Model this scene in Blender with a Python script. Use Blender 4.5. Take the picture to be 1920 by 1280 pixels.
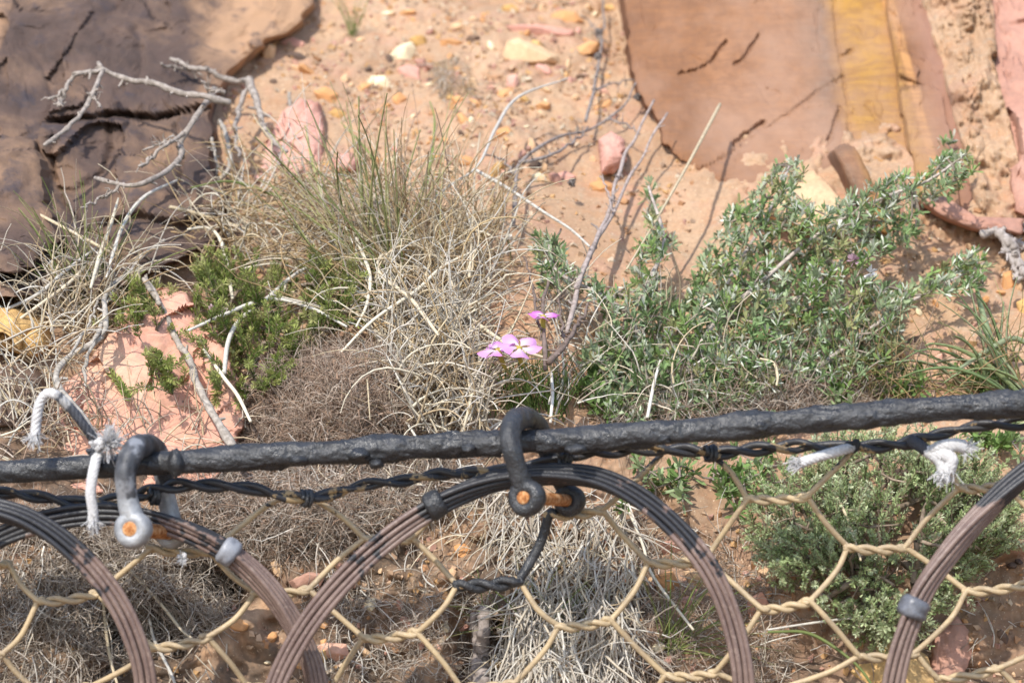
import bpy, bmesh, math, random
import numpy as np
from mathutils import Vector
RNG = np.random.default_rng(7)
random.seed(7)
S = bpy.context.scene
C = S.collection
for o in list(bpy.data.objects): bpy.data.objects.remove(o)

# ------------------------------------------------------------ camera, sky, sun, exposure
CAMY = -2.1
cam = bpy.data.cameras.new('camera'); camo = bpy.data.objects.new('camera', cam); C.objects.link(camo)
camo.location = (0, CAMY, 0); camo.rotation_euler = (math.radians(90), 0, 0)
cam.lens = 100; cam.sensor_width = 36; cam.clip_start = 0.05; cam.clip_end = 500
cam.dof.use_dof = True; cam.dof.focus_distance = 2.29; cam.dof.aperture_fstop = 6.2
S.camera = camo
S.render.resolution_x = 1024; S.render.resolution_y = 682
SUN = Vector((-0.36, -0.80, 0.88)).normalized()
w = bpy.data.worlds.new('World'); S.world = w; w.use_nodes = True
sky = w.node_tree.nodes.new('ShaderNodeTexSky'); sky.sky_type = 'NISHITA'; sky.sun_disc = False
sky.sun_elevation = math.asin(SUN.z); sky.sun_rotation = math.atan2(SUN.x, SUN.y)
bg = w.node_tree.nodes['Background']; bg.inputs['Strength'].default_value = 0.15
w.node_tree.links.new(sky.outputs[0], bg.inputs[0])
sl = bpy.data.lights.new('sun', 'SUN'); sl.energy = 2.45; sl.angle = math.radians(0.53); sl.color = (1.0, 0.95, 0.87)
so = bpy.data.objects.new('sun', sl); C.objects.link(so)
so.rotation_euler = (-SUN).to_track_quat('-Z', 'Y').to_euler(); so.location = SUN * 20
vs = S.view_settings; vs.view_transform = 'Standard'; vs.look = 'None'; vs.gamma = 1; vs.use_curve_mapping = False
vs.exposure = 0.97

# ------------------------------------------------------------ helpers: noise
def _h(ix, iy, iz, s):
    n = (ix.astype(np.int64) * 374761393 + iy.astype(np.int64) * 668265263 + iz.astype(np.int64) * 2147483647 + s * 144269504) & 0xffffffff
    n = ((n ^ (n >> 13)) * 1274126177) & 0xffffffff
    n = ((n ^ (n >> 16)) * 2246822519) & 0xffffffff
    n = n ^ (n >> 13)
    return (n & 0xffffff) / float(0xffffff)
def vn(x, y, z=None, s=0):
    x = np.asarray(x, float); y = np.asarray(y, float)
    z = np.zeros_like(x) if z is None else np.asarray(z, float)
    ix, iy, iz = np.floor(x), np.floor(y), np.floor(z)
    fx, fy, fz = x - ix, y - iy, z - iz
    u, v, t = [f * f * f * (f * (f * 6 - 15) + 10) for f in (fx, fy, fz)]
    r = 0
    for a in (0, 1):
        for b in (0, 1):
            for c in (0, 1):
                r = r + _h(ix + a, iy + b, iz + c, s) * (u if a else 1 - u) * (v if b else 1 - v) * (t if c else 1 - t)
    return r * 2 - 1
def vn2(x, y, s=0):
    ix, iy = np.floor(x), np.floor(y); fx, fy = x - ix, y - iy
    u = fx * fx * fx * (fx * (fx * 6 - 15) + 10); v = fy * fy * fy * (fy * (fy * 6 - 15) + 10)
    z = np.zeros_like(ix)
    return 2 * ((_h(ix, iy, z, s) * (1 - u) + _h(ix + 1, iy, z, s) * u) * (1 - v) + (_h(ix, iy + 1, z, s) * (1 - u) + _h(ix + 1, iy + 1, z, s) * u) * v) - 1
def fbm2(x, y, o=4, s=0):
    a, r = 1, 0
    for k in range(o):
        r = r + a * vn2(x * 2 ** k + 3.1 * k, y * 2 ** k - 1.7 * k, s + k); a *= .5
    return r
def worley2(x, y, s=0):
    ix, iy = np.floor(x), np.floor(y); z = np.zeros_like(ix); d = np.full(ix.shape, 9.)
    for a in (-1, 0, 1):
        for b in (-1, 0, 1):
            px = ix + a + _h(ix + a, iy + b, z, s); py = iy + b + _h(ix + a, iy + b, z, s + 9)
            d = np.minimum(d, (px - x) ** 2 + (py - y) ** 2)
    return np.sqrt(d)

# ------------------------------------------------------------ helpers: placing (photo of 1920 x 1280, real metres)
K = 0.36 / 1920
def P(px, py, d): return np.array([(px - 960) * K * d, d + CAMY, (640 - py) * K * d])
BZ = np.array([-1.45, -1.0, -.5, -.30, -.2, -.12, -.03, .06, .15, .25, .37, .7, 1.5, 4.0])
BY = np.array([-.05, .02, .07, .10, .14, .185, .27, .39, .52, .68, .90, 1.5, 2.9, 7.0])
def smooth_interp(z):
    r = 0
    for o in (-.03, -.015, 0, .015, .03): r = r + np.interp(z + o, BZ, BY)
    return r / 5
def ground(x, z, fine=True):
    x = np.asarray(x, float); z = np.asarray(z, float)
    y = smooth_interp(z) + 0.030 * fbm2(x * 5 + 2, z * 5, 3, 11) + 0.05 * np.clip(np.abs(x) - .2, 0, 2) * np.sin(x * 3)
    low = np.clip((-z - 0.02) / .1, 0, 1)
    y = y - 0.016 * low * np.abs(vn2(x * 14, z * 26 + fbm2(x * 9, z * 9, 2, 5), 21))
    wx = .022 * fbm2(x * 30, z * 30, 3, 81); wz = .014 * fbm2(x * 30 + 9, z * 30, 3, 82)
    # hollows under the overhanging turf of the lower bank
    for hx, hz, hw, hh, hd in ((-.225, -.187, .055, .020, .065), (-.02, -.232, .02, .03, .05), (.045, -.215, .012, .014, .035), (-.29, -.232, .055, .018, .05), (-.11, -.155, .045, .013, .03)):
        y = y + hd * np.exp(-(((x - hx + wx) / hw) ** 2 + ((z - hz + wz) / hh) ** 2) ** 1.5)
    m = np.clip(.85 + .9 * fbm2(x * 4, z * 4, 2, 31), 0.35, 1.5)
    sand = np.exp(-(((x - .10) / .13) ** 2 + ((z - .10) / .05) ** 2) ** 2) * .85
    m = m * (1 - sand) * (1 + .6 * np.clip((z - .12) / .1, 0, 1))
    if fine:
        y = y - m * ((0.009 + .006 * np.clip((z - .1) / .08, 0, 1)) * (0.6 - worley2(x * 42 + vn2(x * 20, z * 20, 3), z * 42, 41)) + 0.0042 * (0.55 - worley2(x * 120, z * 120, 51)))
        y = y - m * 0.0035 * fbm2(x * 90, z * 110, 3, 61) - 0.0006 * fbm2(x * 300, z * 300, 2, 71)
    return y
def _solve(px, py):
    lo = np.full(px.shape, 2.0); m = np.full(px.shape, 2.5)
    for _ in range(11):
        f = ground((px - 960) * K * m, (640 - py) * K * m) - CAMY
        m = m + np.clip((f - m) / (1 - np.clip((640 - py) * K * 1.45, -.3, .35)), -.2, .2)
    return m
_gx = np.arange(-640, 2561, 8.); _gy = np.arange(-480, 1761, 8.); _A, _B = np.meshgrid(_gx, _gy); _D = _solve(_A.ravel(), _B.ravel()).reshape(_A.shape)
def G(px, py, off=0.0):
    """point of the bank seen in a direction, optionally lifted off the slope (towards the open side)"""
    px = np.atleast_1d(np.asarray(px, float)); py = np.atleast_1d(np.asarray(py, float))
    u = np.clip((px + 640) / 8, 0, len(_gx) - 1.01); v = np.clip((py + 480) / 8, 0, len(_gy) - 1.01); i = u.astype(int); j = v.astype(int); fu = u - i; fv = v - j
    m = (_D[j, i] * (1 - fu) + _D[j, i + 1] * fu) * (1 - fv) + (_D[j + 1, i] * (1 - fu) + _D[j + 1, i + 1] * fu) * fv
    return np.stack([(px - 960) * K * (m - off), m - off + CAMY, (640 - py) * K * (m - off)], -1)
def G1(px, py, off=0.0): return G([px], [py], off)[0]

# ------------------------------------------------------------ helpers: objects
def tag(o, label=None, cat=None, group=None, kind=None):
    if label: o['label'] = label
    if cat: o['category'] = cat
    if group: o['group'] = group
    if kind: o['kind'] = kind
    return o
def thing(name, base, label, cat, group=None):
    o = bpy.data.objects.new(name, None); C.objects.link(o); o.location = base; o.empty_display_size = .02
    return tag(o, label, cat, group)
def world_of(o):
    v = Vector((0, 0, 0))
    while o is not None: v = v + o.location; o = o.parent
    return np.array(v)
def mesh(name, V, F, mat, parent=None, base=None, cols=None, smooth=True):
    V = np.asarray(V, np.float64).reshape(-1, 3)
    if parent is not None: org = world_of(parent); loc = np.zeros(3)
    else: org = V.mean(0) if base is None else np.asarray(base); loc = org
    me = bpy.data.meshes.new(name)
    if isinstance(F, np.ndarray): F = [F]
    F = [np.asarray(f, np.int32) for f in F if len(f)]
    ls = np.concatenate([f.ravel() for f in F]); cnt = np.concatenate([np.full(len(f), f.shape[1]) for f in F])
    me.vertices.add(len(V)); me.vertices.foreach_set('co', (V - org).ravel().astype(np.float32))
    me.loops.add(len(ls)); me.loops.foreach_set('vertex_index', ls)
    me.polygons.add(len(cnt)); me.polygons.foreach_set('loop_start', np.concatenate([[0], np.cumsum(cnt)[:-1]]).astype(np.int32))
    me.update(calc_edges=True)
    if cols is not None:
        a = me.attributes.new('Col', 'FLOAT_COLOR', 'POINT')
        c4 = np.ones((len(V), 4), np.float32); c4[:, :3] = np.asarray(cols).reshape(-1, 3); a.data.foreach_set('color', c4.ravel())
    me.polygons.foreach_set('use_smooth', np.full(len(cnt), smooth, bool))
    me.validate()
    me.materials.append(mat)
    o = bpy.data.objects.new(name, me); C.objects.link(o)
    if parent is not None: o.parent = parent
    if name.endswith('_mass'): o['kind'] = 'stuff'
    o.location = loc
    return o
def nrm(v): return v / np.maximum(np.linalg.norm(v, axis=-1, keepdims=True), 1e-12)
def cr(pts, n):
    """Catmull-Rom through pts, n samples of about even spacing"""
    p = np.asarray(pts, float); p = np.vstack([2 * p[0] - p[1], p, 2 * p[-1] - p[-2]])
    out = []
    m = 24
    for i in range(1, len(p) - 2):
        t = np.linspace(0, 1, m, endpoint=False)[:, None]; a, b, c, d = p[i - 1], p[i], p[i + 1], p[i + 2]
        out.append(.5 * ((2 * b) + (-a + c) * t + (2 * a - 5 * b + 4 * c - d) * t * t + (-a + 3 * b - 3 * c + d) * t ** 3))
    out.append(p[-2][None]); q = np.vstack(out)
    s = np.concatenate([[0], np.cumsum(np.linalg.norm(np.diff(q, axis=0), axis=1))])
    u = np.linspace(0, s[-1], n)
    return np.stack([np.interp(u, s, q[:, k]) for k in range(q.shape[1])], -1)
def frames(p):
    t = nrm(np.gradient(p, axis=0)); n = np.zeros_like(p)
    r = np.array([0, -1., 0.]) if abs(t[0][1]) < .9 else np.array([1., 0, 0])
    n[0] = nrm(r - t[0] * (r @ t[0]))
    for i in range(1, len(p)): n[i] = nrm(n[i - 1] - t[i] * (n[i - 1] @ t[i]))
    return t, n, np.cross(t, n)
class TB:
    """collects tubes; build() links them as one mesh"""
    def __init__(s, sides=5): s.k = sides; s.V = []; s.F = []; s.Cc = []; s.n = 0
    def bulk(s, Pt, R, col, flat=1.0):
        Pt = np.asarray(Pt, float); n, m, _ = Pt.shape; k = s.k
        R = np.broadcast_to(np.asarray(R, float), (n, m))
        t = nrm(np.gradient(Pt, axis=1))
        ref = nrm(RNG.normal(size=(n, 1, 3)))
        a = nrm(np.cross(t, ref)); b = np.cross(t, a)
        th = np.arange(k) / k * 2 * np.pi
        V = Pt[:, :, None, :] + R[:, :, None, None] * (a[:, :, None, :] * np.cos(th)[None, None, :, None] + flat * b[:, :, None, :] * np.sin(th)[None, None, :, None])
        i = np.arange(n)[:, None, None] * m * k + np.arange(m - 1)[None, :, None] * k + np.arange(k)[None, None, :]
        j = np.arange(n)[:, None, None] * m * k + np.arange(m - 1)[None, :, None] * k + ((np.arange(k) + 1) % k)[None, None, :]
        s.F.append((np.stack([i, j, j + k, i + k], -1).reshape(-1, 4)) + s.n)
        col = np.asarray(col, float)
        if col.ndim == 1: col = np.broadcast_to(col, (n, 3))
        if col.ndim == 2: col = np.broadcast_to(col[:, None, None, :], (n, m, k, 3))
        elif col.ndim == 3: col = np.broadcast_to(col[:, :, None, :], (n, m, k, 3))
        s.V.append(V.reshape(-1, 3)); s.Cc.append(col.reshape(-1, 3)); s.n += n * m * k
    def add(s, pts, r, n=None, col=(.5, .5, .5)):
        p = cr(pts, n) if n else np.asarray(pts, float)
        r = np.atleast_1d(np.asarray(r, float)); rr = np.interp(np.linspace(0, 1, len(p)), np.linspace(0, 1, len(r)), r)
        t, a, b = frames(p); k = s.k; th = np.arange(k) / k * 2 * np.pi
        V = p[:, None, :] + rr[:, None, None] * (a[:, None, :] * np.cos(th)[None, :, None] + b[:, None, :] * np.sin(th)[None, :, None])
        m = len(p)
        i = np.arange(m - 1)[:, None] * k + np.arange(k)[None]; j = np.arange(m - 1)[:, None] * k + ((np.arange(k) + 1) % k)[None]
        s.F.append(np.stack([i, j, j + k, i + k], -1).reshape(-1, 4) + s.n)
        V = V.reshape(-1, 3)
        # closed ends
        V = np.vstack([V, p[0] - t[0] * rr[0] * .5, p[-1] + t[-1] * rr[-1] * .5]); e0, e1 = m * k, m * k + 1
        kk = np.arange(k); k2 = (kk + 1) % k
        s.F.append(np.stack([np.full(k, e0), k2, kk, kk], -1)[:, :3] + s.n)
        s.F.append(np.stack([np.full(k, e1), kk + (m - 1) * k, k2 + (m - 1) * k], -1) + s.n)
        s.V.append(V); s.Cc.append(np.broadcast_to(np.asarray(col, float), V.shape)); s.n += len(V)
    def build(s, name, mat, parent=None, base=None):
        return mesh(name, np.vstack(s.V), s.F, mat, parent, base, np.vstack(s.Cc))
class LB:
    """collects leaves (six points, folded along the middle)"""
    def __init__(s): s.V = []; s.Cc = []; s.n = 0
    def add(s, base, dr, L, W, col, fold=.25, bend=.15):
        n = len(base); dr = nrm(dr); L = np.broadcast_to(L, (n,))[:, None]; W = np.broadcast_to(W, (n,))[:, None]
        ref = nrm(RNG.normal(size=(n, 3)) * .7 + np.array([0, -.3, 1]))
        side = nrm(np.cross(dr, ref)); up = np.cross(side, dr)
        v0 = base; v1 = base + dr * L * .4 + side * W * .7 + up * W * fold; v2 = base + dr * L * .4 - side * W * .7 + up * W * fold
        v3 = base + dr * L * .75 + side * W + up * (W * fold + L * bend * .5); v4 = base + dr * L * .75 - side * W + up * (W * fold + L * bend * .5)
        v5 = base + dr * L + up * L * bend
        V = np.stack([v0, v1, v2, v3, v4, v5], 1)
        s.V.append(V.reshape(-1, 3)); col = np.broadcast_to(col, (n, 3)); s.Cc.append(np.repeat(col, 6, 0)); s.n += n
    def build(s, name, mat, parent=None, base=None):
        i = np.arange(s.n)[:, None] * 6
        return mesh(name, np.vstack(s.V), [i + np.array([[0, 2, 1]]), i + np.array([[1, 2, 4, 3]]), i + np.array([[3, 4, 5]])], mat, parent, base, np.vstack(s.Cc))

# ------------------------------------------------------------ materials
class NT:
    def __init__(s, name, rough=.8, spec=.3):
        s.m = bpy.data.materials.new(name); s.m.use_nodes = True; s.t = s.m.node_tree; s.b = s.t.nodes['Principled BSDF']
        s.b.inputs['Roughness'].default_value = rough; s.b.inputs['Specular IOR Level'].default_value = spec
        s.pos = s.t.nodes.new('ShaderNodeNewGeometry').outputs['Position']
    def lk(s, a, b): s.t.links.new(a, b)
    def noise(s, scale, detail=4, rough=.6, stretch=None, dist=0):
        n = s.t.nodes.new('ShaderNodeTexNoise'); n.inputs['Scale'].default_value = scale; n.inputs['Detail'].default_value = detail
        n.inputs['Roughness'].default_value = rough; n.inputs['Distortion'].default_value = dist
        v = s.pos
        if stretch:
            mp = s.t.nodes.new('ShaderNodeMapping'); mp.inputs['Scale'].default_value = stretch; s.lk(v, mp.inputs[0]); v = mp.outputs[0]
        s.lk(v, n.inputs['Vector']); return n.outputs['Fac']
    def ramp(s, fac, stops, interp='LINEAR'):
        r = s.t.nodes.new('ShaderNodeValToRGB'); r.color_ramp.interpolation = interp
        while len(r.color_ramp.elements) < len(stops): r.color_ramp.elements.new(.5)
        for e, (p, c) in zip(r.color_ramp.elements, stops): e.position = p; e.color = (*(c if hasattr(c, '__len__') else (c, c, c)), 1)
        s.lk(fac, r.inputs[0]); return r.outputs[0]
    def mix(s, fac, a, b, mode='MIX'):
        n = s.t.nodes.new('ShaderNodeMix'); n.data_type = 'RGBA'; n.blend_type = mode
        for v, i in ((fac, n.inputs[0]), (a, n.inputs[6]), (b, n.inputs[7])):
            if isinstance(v, (int, float)): i.default_value = v
            elif isinstance(v, tuple): i.default_value = (*v, 1)
            else: s.lk(v, i)
        return n.outputs[2]
    def math(s, op, a, b=0.0, clamp=False):
        n = s.t.nodes.new('ShaderNodeMath'); n.operation = op; n.use_clamp = clamp
        for v, i in ((a, n.inputs[0]), (b, n.inputs[1])):
            if isinstance(v, (int, float)): i.default_value = v
            else: s.lk(v, i)
        return n.outputs[0]
    def xyz(s):
        n = s.t.nodes.new('ShaderNodeSeparateXYZ'); s.lk(s.pos, n.inputs[0]); return n.outputs
    def attr(s):
        n = s.t.nodes.new('ShaderNodeAttribute'); n.attribute_name = 'Col'; return n.outputs['Color']
    def bump(s, h, dist, strength=.6):
        n = s.t.nodes.new('ShaderNodeBump'); n.inputs['Strength'].default_value = strength; n.inputs['Distance'].default_value = dist
        s.lk(h, n.inputs['Height']); s.lk(n.outputs[0], s.b.inputs['Normal'])
    def color(s, c): s.lk(c, s.b.inputs['Base Color'])

def m_earth():
    n = NT('earth', .95, .15); z = n.xyz()
    c = n.ramp(n.noise(9, 6, .65), [(.3, (.33, .21, .13)), (.5, (.43, .28, .175)), (.7, (.51, .35, .225))])
    c = n.mix(n.ramp(n.noise(20, 5, .7), [(.48, 0), (.66, .6)]), c, (.46, .255, .18))
    c = n.mix(n.ramp(n.noise(38, 4, .7), [(.50, 0), (.68, .5)]), c, (.46, .23, .11))
    c = n.mix(n.ramp(n.noise(60, 4, .7, (1, 1, 1.3)), [(.56, 0), (.72, .6)]), c, (.40, .33, .25))
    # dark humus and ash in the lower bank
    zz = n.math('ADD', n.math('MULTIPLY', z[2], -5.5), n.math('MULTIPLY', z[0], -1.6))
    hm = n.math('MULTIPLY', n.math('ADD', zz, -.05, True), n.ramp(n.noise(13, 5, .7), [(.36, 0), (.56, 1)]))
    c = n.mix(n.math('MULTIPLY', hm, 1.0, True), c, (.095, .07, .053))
    c = n.mix(n.ramp(n.noise(260, 3, .7), [(.35, .35), (.6, 0)]), c, (.22, .14, .085), 'MIX')
    c = n.mix(n.ramp(n.noise(420, 2, .6), [(.64, 0), (.72, .5)]), c, (.75, .62, .45))
    n.color(c); n.bump(n.noise(330, 4, .7), .002, .5); return n.m
def m_rock(name, stops, speck=(.12, .09, .08), bscale=60, bd=.003, extra=None, rough=.85, nscale=7, stretch=(1, 1, .45)):
    n = NT(name, rough, .25)
    c = n.ramp(n.noise(nscale, 6, .6, stretch, .6), stops)
    c = n.mix(n.ramp(n.noise(45, 5, .75), [(.52, 0), (.75, .45)]), c, speck)
    c = n.mix(n.ramp(n.noise(140, 3, .7), [(.35, .22), (.6, 0)]), c, (.08, .06, .05))
    if extra: c = extra(n, c)
    n.color(c); h = n.math('ADD', n.noise(bscale, 8, .72, (1, 1, .7)), n.math('MULTIPLY', n.noise(bscale * 6, 3, .7), .35))
    n.bump(h, bd, .55); return n.m
def bandx(n, x0, w, slope, dist=.02, ns=6):
    """soft mask of a band running up a rock face: centre x0, half width w, leaning by slope"""
    o = n.xyz(); x = n.math('ADD', o[0], n.math('MULTIPLY', o[2], slope))
    x = n.math('ADD', x, n.math('MULTIPLY', n.math('ADD', n.noise(ns, 4, .6, (1, 1, .5)), -.5), dist * 2))
    d = n.math('ABSOLUTE', n.math('ADD', x, -x0))
    return n.math('SUBTRACT', 1.0, n.math('DIVIDE', d, w), True)
def ex_left(n, c):
    o = n.xyz()
    t = n.math('ADD', n.math('ADD', n.math('MULTIPLY', o[0], 1.0), n.math('MULTIPLY', o[2], .25)), n.math('MULTIPLY', n.math('ADD', n.noise(9, 5, .6), -.5), .18))
    m = n.ramp(n.math('ADD', t, .5), [(.255, 0), (.30, 1)])
    c = n.mix(n.math('MULTIPLY', m, .85), c, (.45, .27, .155))
    b = bandx(n, -.492, .022, .04, .015, 12)
    c = n.mix(n.math('MULTIPLY', n.math('MULTIPLY', b, 1.6, True), n.ramp(n.noise(22, 4, .6), [(.35, .2), (.55, .8)])), c, (.42, .25, .14))
    c = n.mix(n.ramp(n.noise(28, 4, .7, (1, 1, .5)), [(.55, 0), (.66, .6)]), c, (.05, .045, .055))
    return c
def ex_right(n, c):
    g = n.math('MULTIPLY', bandx(n, .306, .026, .02, .03), n.ramp(n.noise(14, 4, .6, (1, 1, .3)), [(.35, .15), (.6, 1)]))
    c = n.mix(n.math('MULTIPLY', g, .95, True), c, (.145, .112, .088))
    o_ = n.math('MULTIPLY', n.math('MULTIPLY', bandx(n, .366, .040, .085, .034), 2.0, True), n.ramp(n.noise(17, 5, .7, (1, 1, .4)), [(.28, .55), (.46, 1)]))
    c = n.mix(n.math('MULTIPLY', o_, 1.0), c, n.ramp(n.noise(9, 5, .6, (1, 1, .3)), [(.3, (.31, .165, .042)), (.6, (.40, .212, .048)), (.75, (.32, .155, .055))]))
    e = n.math('MULTIPLY', bandx(n, .398, .005, .082, .004, 14), 2.0, True)
    c = n.mix(n.math('MULTIPLY', e, .8), c, (.46, .235, .09))
    bed = n.ramp(n.noise(16, 6, .7, (.5, 1, 2.6), 1.2), [(.42, 0), (.50, .5), (.56, 0)])
    c = n.mix(bed, c, (.17, .085, .05))
    c = n.mix(n.ramp(n.noise(5.5, 5, .65, (1, 1, .5)), [(.46, 0), (.66, .7)]), c, (.33, .20, .135))
    r = n.math('MULTIPLY', bandx(n, .474, .07, .085, .01), 3.0, True)
    c = n.mix(n.math('MULTIPLY', r, .75), c, (.275, .15, .108))
    # pale dust that has run down onto the foot of the slab
    return c
M = {}
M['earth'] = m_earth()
M['rock_purple'] = m_rock('rock_purple', nscale=9, stops=[(.3, (.058, .040, .034)), (.48, (.112, .073, .058)), (.60, (.20, .125, .083)), (.72, (.34, .205, .12))], speck=(.045, .04, .042), bscale=95, bd=.004, extra=ex_left)
M['rock_grey'] = m_rock('rock_grey', [(.3, (.055, .046, .044)), (.55, (.10, .08, .072)), (.75, (.17, .12, .085))], (.05, .045, .05), 50, .004)
M['rock_brown'] = m_rock('rock_brown', [(.3, (.075, .052, .043)), (.5, (.14, .092, .068)), (.7, (.25, .155, .098))], (.09, .075, .07), 50, .005)
M['rock_slab'] = m_rock('rock_slab', [(.32, (.165, .078, .040)), (.5, (.25, .118, .056)), (.64, (.31, .155, .08)), (.75, (.22, .12, .08))], (.27, .15, .09), 40, .0016, ex_right, nscale=5)
M['rock_red'] = m_rock('rock_red', [(.3, (.36, .19, .14)), (.5, (.45, .24, .175)), (.7, (.50, .29, .21))], (.30, .20, .16), 50, .002)
M['rock_pink'] = m_rock('rock_pink', [(.3, (.52, .27, .205)), (.5, (.60, .32, .25)), (.72, (.64, .37, .29))], (.52, .34, .25), 60, .0016)
M['rock_salmon'] = m_rock('rock_salmon', [(.3, (.60, .32, .20)), (.5, (.64, .34, .25)), (.7, (.68, .44, .30))], (.60, .38, .22), 60, .0018)
M['rock_ochre'] = m_rock('rock_ochre', [(.3, (.48, .28, .10)), (.5, (.60, .36, .13)), (.7, (.62, .42, .2))], (.2, .13, .08), 60, .003)
M['rock_cream'] = m_rock('rock_cream', [(.3, (.72, .58, .36)), (.6, (.82, .70, .48))], (.66, .48, .28), 60, .0012)
M['rock_tan'] = m_rock('rock_tan', [(.3, (.58, .36, .20)), (.6, (.66, .45, .27))], (.5, .28, .14), 60, .002)
M['rock_orange'] = m_rock('rock_orange', [(.3, (.55, .26, .10)), (.6, (.64, .35, .16))], (.4, .2, .1), 60, .002)
def m_plant(name, rough=.65, trans=.0, var=.25, spec=.25):
    n = NT(name, rough, spec); c = n.attr()
    c = n.mix(n.ramp(n.noise(220, 3), [(.35, var), (.62, 0)]), c, (.05, .035, .02))
    n.color(c)
    if trans:
        tr = n.t.nodes.new('ShaderNodeBsdfTranslucent'); n.lk(c, tr.inputs[0]); mx = n.t.nodes.new('ShaderNodeMixShader'); mx.inputs[0].default_value = trans
        n.lk(n.b.outputs[0], mx.inputs[1]); n.lk(tr.outputs[0], mx.inputs[2]); n.lk(mx.outputs[0], n.t.nodes['Material Output'].inputs[0])
    return n.m
M['straw'] = m_plant('straw', .55, .12, .22)
M['leaf'] = m_plant('leaf', .6, .28, .08, .15)
M['bark'] = m_plant('bark', .85, 0, .5, .15)
M['petal'] = m_plant('petal', .6, .35, 0)
M['fibre'] = m_plant('fibre', .8, .15, .12)
def m_tar():
    n = NT('tar_coating', .45, .5)
    n.color(n.ramp(n.noise(70, 5, .7), [(.3, (.018, .018, .02)), (.55, (.034, .035, .038)), (.75, (.056, .056, .06))]))
    n.lk(n.ramp(n.noise(55, 4, .7), [(.34, .20), (.50, .42), (.62, .56)]), n.b.inputs['Roughness'])
    n.bump(n.math('ADD', n.noise(150, 4, .6), n.math('MULTIPLY', n.noise(600, 2, .5), .2)), .0025, .75); return n.m
M['tar'] = m_tar()
def tarred(name, base, line_z, slope, soft, ns=40, rough=.5):
    """paint on wire, splashed with black coating towards the wire rope above"""
    n = NT(name, rough, .4); o = n.xyz()
    h = n.math('ADD', n.math('ADD', o[2], n.math('MULTIPLY', o[0], slope)), -line_z)
    h = n.math('ADD', n.math('DIVIDE', h, soft), n.math('MULTIPLY', n.math('ADD', n.noise(ns, 4, .65), -.5), 5.0))
    m = n.ramp(n.math('ADD', n.math('MULTIPLY', h, .5), .5), [(.46, 0), (.54, 1)])
    c = n.mix(n.ramp(n.noise(48, 5, .75), [(.42, 0), (.62, .9)]), base[0], base[1])
    c = n.mix(n.ramp(n.noise(300, 3, .7), [(.56, 0), (.68, .55)]), c, base[2])
    c = n.mix(m, c, (.030, .030, .034)); n.color(c)
    n.lk(n.ramp(m, [(0, rough), (1, .38)]), n.b.inputs['Roughness'])
    n.bump(n.noise(380, 4, .7), .0009, .5); return n.m
M['ring_wire'] = tarred('ring_wire', ((.155, .105, .090), (.215, .15, .125), (.33, .255, .21)), -.140, -.075, .055, 32, .36)
M['mesh_wire'] = tarred('mesh_wire', ((.46, .345, .20), (.31, .235, .15), (.53, .43, .30)), -.106, -.075, .022, 55)
M['lace_wire'] = tarred('lace_wire', ((.34, .245, .13), (.22, .145, .075), (.40, .31, .19)), -.110, -.075, .03, 70)
def m_galv(name, dark):
    n = NT(name, .5, .5); n.b.inputs['Metallic'].default_value = .25
    c = n.ramp(n.noise(60, 5, .7), [(.3, (.20, .205, .215)), (.6, (.36, .365, .375)), (.75, (.47, .47, .465))])
    c = n.mix(n.ramp(n.noise(150, 3, .7), [(.55, 0), (.7, .6)]), c, (.24, .23, .22))
    o = n.xyz(); h = n.math('ADD', n.math('MULTIPLY', n.math('ADD', o[2], -dark), 60), n.math('MULTIPLY', n.math('ADD', n.noise(75, 4, .6), -.5), 4.0))
    c = n.mix(n.ramp(h, [(.3, 0), (.5, 1)]), c, n.ramp(n.noise(40, 4, .6), [(.40, (.032, .033, .037)), (.52, (.085, .087, .095)), (.60, (.26, .265, .28))]))
    n.color(c); n.bump(n.noise(260, 4, .7), .0014, .6); return n.m
M['galv'] = m_galv('galvanised_steel', -.118)
def m_rust():
    n = NT('rust', .8, .2)
    n.color(n.ramp(n.noise(220, 5, .7), [(.36, (.16, .055, .02)), (.5, (.42, .17, .055)), (.64, (.62, .38, .20))])); n.bump(n.noise(500, 4, .7), .001, .6); return n.m
M['rust'] = m_rust()
def m_clip():
    n = NT('clip_metal', .45, .5); n.color(n.ramp(n.noise(120, 4, .7), [(.3, (.17, .18, .21)), (.7, (.30, .31, .34))])); n.bump(n.noise(300, 3), .0008, .5); return n.m
M['clip'] = m_clip()
M['clip_tar'] = m_tar()
M['clip_dark'] = (lambda n: (n.color(n.ramp(n.noise(120, 4, .7), [(.3, (.06, .063, .075)), (.7, (.16, .165, .185))])), n.bump(n.noise(300, 3), .0008, .5), n.m)[2])(NT('clip_dark_metal', .4, .5))

# ------------------------------------------------------------ terrain
def axis(a, b, step, lo, hi):
    c = list(np.arange(a, b, step)); s = step; v = c[0]; L = []
    while v > lo: s *= 1.25; v -= s; L.append(max(v, lo))
    s = step; v = c[-1]; H = []
    while v < hi: s *= 1.25; v += s; H.append(min(v, hi))
    return np.array(L[::-1] + c + H)
gx = axis(-.58, .58, .00178, -9, 9); gz = axis(-.285, .40, .00158, -1.45, 4.0)
X, Z = np.meshgrid(gx, gz)
Y = ground(X, Z)
V = np.stack([X, Y, Z], -1)
flat = []
for yy in (-.25, -.8, -2, -5, -12, -40):
    r = V[0].copy(); r[:, 1] = yy; r[:, 2] = -1.47; r[:, 0] *= (1 if yy > -3 else 4); flat.append(r)
V = np.concatenate([np.array(flat[::-1]), V], 0)
nr, nc = V.shape[:2]; i = np.arange(nr * nc).reshape(nr, nc)
F = np.stack([i[:-1, :-1], i[:-1, 1:], i[1:, 1:], i[1:, :-1]], -1).reshape(-1, 4)
tag(mesh('hillside_ground', V, F, M['earth'], base=(0, .3, -.2)), kind='structure', label='steep crumbling tan earth bank')

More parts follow.
